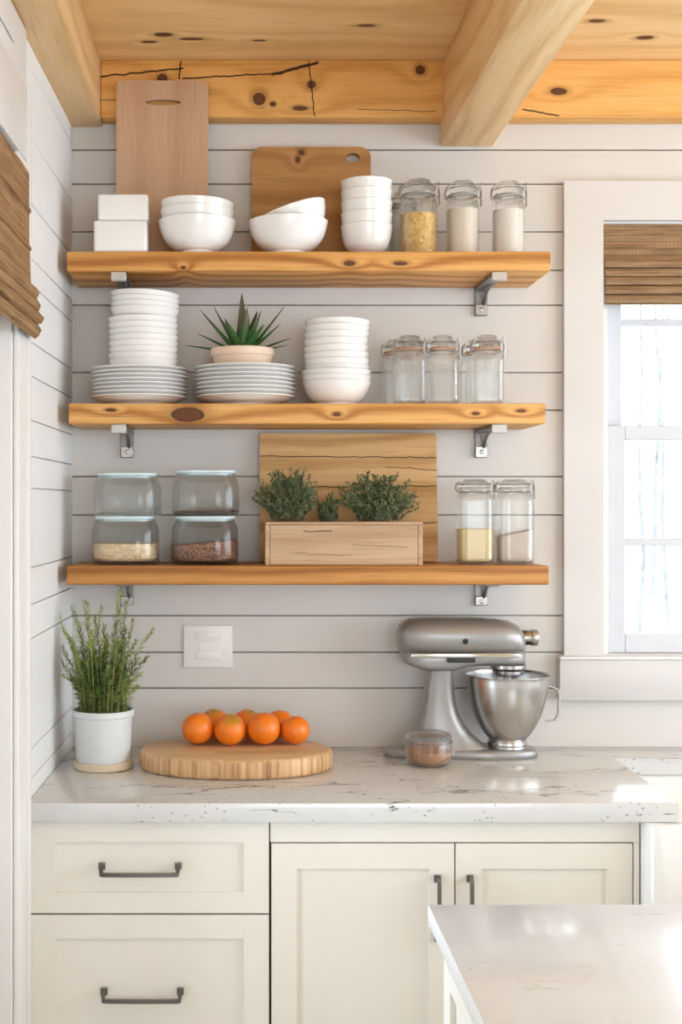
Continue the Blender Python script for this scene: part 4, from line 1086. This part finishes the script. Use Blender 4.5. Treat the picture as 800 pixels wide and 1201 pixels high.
# trim band, polished
bm = BM(); yb0 = .0615
pts = []
for sgn in (-1,):
    box(bm, mx(478), mx(603), -.0668, -.050, mz(768.5), mz(763.0), .0025, 2)
new('trim_band', bm, plain('polished trim', (.62, .60, .57), .15, .03, 40, metal=1.0), mt)
bm = BM(); box(bm, mx(520), mx(552), -.0705, -.060, mz(773.5), mz(768.8), .002, 2); new('lock_slider', bm, M['black'], mt)
bm = BM(); lathe(bm, [(0, 0), (.0072, 0), (.0072, .004), (.005, .0055), (0, .0055)], 24); bmesh.ops.rotate(bm, verts=bm.verts[:], matrix=Matrix.Rotation(PI/2, 3, 'X')); new('speed_knob', bm, M['black'], mt, True, (mx(541), -.0605, mz(749.5)))
# attachment hub with its knob
bm = BM(); lathe(bm, [(0, 0), (.019, 0), (.020, .003), (.019, .022), (.021, .024), (.021, .038), (.0185, .041), (0, .041)], 32); bmesh.ops.rotate(bm, verts=bm.verts[:], matrix=Matrix.Rotation(PI/2, 3, 'Y')); new('attachment_hub', bm, M['steel'], mt, True, (mx(612), 0, mz(748)))
# column
colm = [(886, 480, 572, .050), (880, 470, 580, .052), (876, 474, 574, .050), (870, 480, 565, .046), (860, 486, 553, .043), (848, 490.5, 543.5, .040), (835, 494, 537, .038), (820, 496.5, 533, .037), (800, 498.5, 531, .037), (790, 500, 530.5, .038), (782, 501, 531, .040)]
bm = BM(); rings = []
for py, a, b, h in colm:
    c = (mx(a)+mx(b))/2; hw_ = (mx(b)-mx(a))/2
    rings.append([(c+hw_*abs(math.cos(t))**(.7)*(1 if math.cos(t) >= 0 else -1), h*abs(math.sin(t))**(.7)*(1 if math.sin(t) >= 0 else -1), mz(py)) for t in [2*PI*i/32 for i in range(32)]])
loft(bm, rings); new('column', bm, M['mixer'], mt, True, None, 60)
# base
def base_ring(k, z, n=64):
    pts = []; L0, L1 = mx(450), mx(630)
    for i in range(n):
        t = 2*PI*i/n; c, s = math.cos(t), math.sin(t); e = .72
        xx = (L0+L1)/2+(L1-L0)/2*k*abs(c)**e*(1 if c >= 0 else -1)
        f = (xx-L0)/(L1-L0); hy = (.046+.020*max(0, min(1, (f-.35)/.3)))*k
        pts.append((xx, hy*abs(s)**e*(1 if s >= 0 else -1), z))
    return pts
bm = BM(); loft(bm, [base_ring(.98, 0), base_ring(1.0, .003), base_ring(1.0, .013), base_ring(.985, .019), base_ring(.94, .0225)]); new('base', bm, M['mixer'], mt, True, None, 50)
bcx = mx(595)
bm = BM(); lathe(bm, [(0, .0226), (.048, .0226), (.050, .024), (.049, .029), (0, .029)], 40, bcx); new('bowl_clamp_plate', bm, M['steel'], mt)
# bowl
bz = .0293; rimz = mz(791)
def bR(t): return .049+(.1065-.049)*t
bo = lin_bowl([(.047, bz), (.050, bz+.001), (.050, bz+.010), (.046, bz+.014), (.060, bz+.030), (.080, bz+.062), (.095, bz+.105), (.104, bz+.15), (.1065, rimz-.004), (.1090, rimz)], 5)
bb = vessel('b', bo, .0016, None, 72)
bmesh.ops.translate(bb, verts=bb.verts[:], vec=(bcx, 0, 0)); bw = new('bowl', bb, M['bowlsteel'], mt, True, None, 60)
hb = BM(); a0 = Vector((bcx+.1065, 0, mz(806)))
path = [(bcx+.1035, 0, mz(804)), (bcx+.120, 0, mz(806)), (bcx+.1315, 0, mz(809)), (bcx+.1345, 0, mz(817)), (bcx+.1315, 0, mz(838)), (bcx+.123, 0, mz(845)), (bcx+.100, 0, mz(846.5))]
R_ = []
pv = [Vector(p) for p in path]
for i, p in enumerate(pv):
    tng = (pv[min(i+1, len(pv)-1)]-pv[max(i-1, 0)]).normalized(); nn = Vector((-tng.z, 0, tng.x))
    R_.append([p+nn*.0016+Vector((0, .009, 0)), p-nn*.0016+Vector((0, .009, 0)), p-nn*.0016-Vector((0, .009, 0)), p+nn*.0016-Vector((0, .009, 0))])
loft(hb, R_); new('bowl_handle', hb, M['bowlsteel'], bw, True, None, 60)
# planetary hub, shaft and beater
bm = BM(); lathe(bm, [(0, mz(779)), (.046, mz(779)), (.046, mz(783)), (.040, mz(786)), (.040, mz(790)), (.030, mz(792)), (0, mz(792))], 40, bcx+.002); new('planetary_hub', bm, M['steel'], mt)
bm = BM(); lathe(bm, [(0, mz(792)), (.010, mz(792)), (.010, mz(808)), (.006, mz(811)), (0, mz(811))], 20, bcx)
for sx in (-1, 1): tube(bm, [(bcx, 0, mz(810)), (bcx+sx*.035, 0, mz(818)), (bcx+sx*.045, 0, mz(832)), (bcx+sx*.035, 0, mz(850)), (bcx, 0, mz(862))], .005, 8)
tube(bm, [(bcx-.04, 0, mz(835)), (bcx+.04, 0, mz(835))], .004, 8); new('flat_beater', bm, M['matte_ceramic'], mt)
# small bolt on the column
bm = BM(); lathe(bm, [(0, 0), (.003, 0), (.0028, .002), (0, .003)], 12); bmesh.ops.rotate(bm, verts=bm.verts[:], matrix=Matrix.Rotation(PI/2, 3, 'X')); new('hinge_pin', bm, M['steel'], mt, True, (mx(516), -.037, mz(802)))

# small spice jar in front of the mixer
jy = -.245
sj = thing('spice_jar', (X(503, jy), jy, CT+.0003), 'small squat glass jar of brown spice in front of the mixer', 'jar')
w = .0585; hj = .083
out = [(.040, 0), (.046, .0015), (.054, .008), (w, .022), (w, .050), (.0565, .053), (.0565, .066), (.0555, .067)]
inn = [(.0525, .066), (.0535, .053), (w-.003, .047), (w-.003, .022), (.051, .010), (.043, .005), (0, .0045)]
bm = BM(); lathe(bm, [(0, .0008)]+out+inn, 48); new('glass_body', bm, M['glass'], sj, True, None, 50)
bm = BM(); lathe(bm, [(0, .0672), (.057, .0672), (.0582, .069), (.0575, .076), (.052, .081), (.020, .083), (.012, .083), (0, .083)], 48); new('glass_lid', bm, M['glass'], sj, True, None, 50)
bm = BM(); tube(bm, [(.059*math.cos(a), .059*math.sin(a), .0595) for a in [2*PI*i/40 for i in range(41)]], .0012, 6); new('wire_ring', bm, M['wire'], sj)
bm = BM(); lathe(bm, [(0, .0055), (.041, .006), (.049, .0115), (w-.0045, .023), (w-.0045, .037), (.035, .040), (0, .0385)], 40); o = new('dry_goods', bm, M['cocoa'], None, True, (X(503, jy), jy, CT+.0003), 50)
tag(o, 'brown ground spice inside the small squat jar', 'dry food', None, 'stuff')

# ------------------------------------------------------------------ outside
snow = plain('fresh snow', (.85, .87, .9), .8, .04, .5)
bm = BM(); N = 14
vs = [[bm.verts.new((-14+i*3.2, .35+j*3.2, -.45+.12*math.sin(i*1.3+j*.7)+(.0 if j == 0 else j*.02))) for j in range(N)] for i in range(N)]
for i in range(N-1):
    for j in range(N-1): bm.faces.new((vs[i][j], vs[i+1][j], vs[i+1][j+1], vs[i][j+1]))
for f in list(bm.faces): pass
box(bm, -14, -.8, -8, .3, -.5, -.45)
o = new('snowy_ground', bm, snow); o.modifiers.new('s', 'SOLIDIFY').thickness = .2; tag(o, 'snow covered ground outside the window', 'snow', None, 'structure')
g = G('pale birch bark'); n = g.noise(g.co, 5, 3); g.col(g.mix(g.step(n, .4, .6), (.145, .135, .125), (.18, .17, .16))); g.set(rough=.9); bark = g.m
def tree(x, y, h, r, seed, lab):
    random.seed(seed); T = thing('bare_tree', (x, y, -.4), lab, 'tree', 'bare trees outside')
    tb_ = BM(); lx = random.uniform(-.3, .3); pts = [(lx*(k/8)**1.5+random.uniform(-.03, .03), random.uniform(-.03, .03), h*k/8) for k in range(9)]
    tube(tb_, pts, [r*(1-.8*k/8) for k in range(9)], 8); new('trunk', tb_, bark, T)
    bb_ = BM()
    for k in range(26):
        t = random.uniform(.18, .97)*8; i0 = min(7, int(t)); p = Vector(pts[i0]).lerp(Vector(pts[i0+1]), t-i0); a = random.uniform(0, 2*PI); L = random.uniform(.4, 1.1)*(1.15-t/9)
        d = Vector((math.cos(a), math.sin(a), random.uniform(.5, 1.3))).normalized(); e = p+d*L; q = p+d*L*.5+Vector((0, 0, -.05))
        tube(bb_, bez(p, q, e, 4), [r*.22, r*.18, r*.14, r*.1, r*.05], 5)
        for s in range(3):
            f = random.uniform(.3, .9); p1 = p.lerp(e, f); d2 = (d+rv()*.7).normalized(); tube(bb_, [p1, p1+d2*L*.4], [r*.08, r*.03], 4)
    new('branches', bb_, bark, T)
TR = [(752, 11, 5.5, .032, 'nearest slender bare tree by the left side of the window'), (783, 9.5, 5, .028, 'slender bare tree seen near the right edge of the picture'), (767, 20, 7, .05, 'bare tree further off, between the two nearest ones'), (840, 12, 6, .03, 'bare tree well to the right outside')]
for i, (px, y, h, r, lab) in enumerate(TR): tree(X(px, y), y, h, r, 50+i, lab)

# ------------------------------------------------------------------ light
# every opening carries a portal, so the sky outside is what lights the room
def portal(name, loc, rot, sx, sy):
    o = area(name, loc, rot, sx, sy, 1, (1, 1, 1)); o.data.cycles.is_portal = True
portal('right opening portal', (XR+.16, -2.2, 1.70), (0, PI/2, 0), 1.55, 3.7)
portal('front opening portal', (.95, YB-.16, 1.62), (PI/2, 0, 0), 2.0, 1.55)
portal('back window portal', ((WIN[0]+WIN[1])/2, .16, (WIN[2]+WIN[3])/2), (-PI/2, 0, 0), 1.85, 1.25)
portal('left door portal', (-.66, (DY0+DY1)/2, 1.15), (0, -PI/2, 0), 2.35, .7)

vs_ = sc.view_settings; vs_.view_transform = 'Standard'; vs_.look = 'None'; vs_.exposure = 0.02; vs_.gamma = 1; vs_.use_curve_mapping = False
sc.display_settings.display_device = 'sRGB'
cy = sc.cycles
cy.use_denoising = True
try: cy.denoiser = 'OPENIMAGEDENOISE'; cy.denoising_input_passes = 'RGB_ALBEDO_NORMAL'
except Exception: pass
cy.max_bounces = 16; cy.diffuse_bounces = 6; cy.glossy_bounces = 6; cy.transmission_bounces = 14; cy.transparent_max_bounces = 40
cy.sample_clamp_indirect = 6; cy.blur_glossy = .5
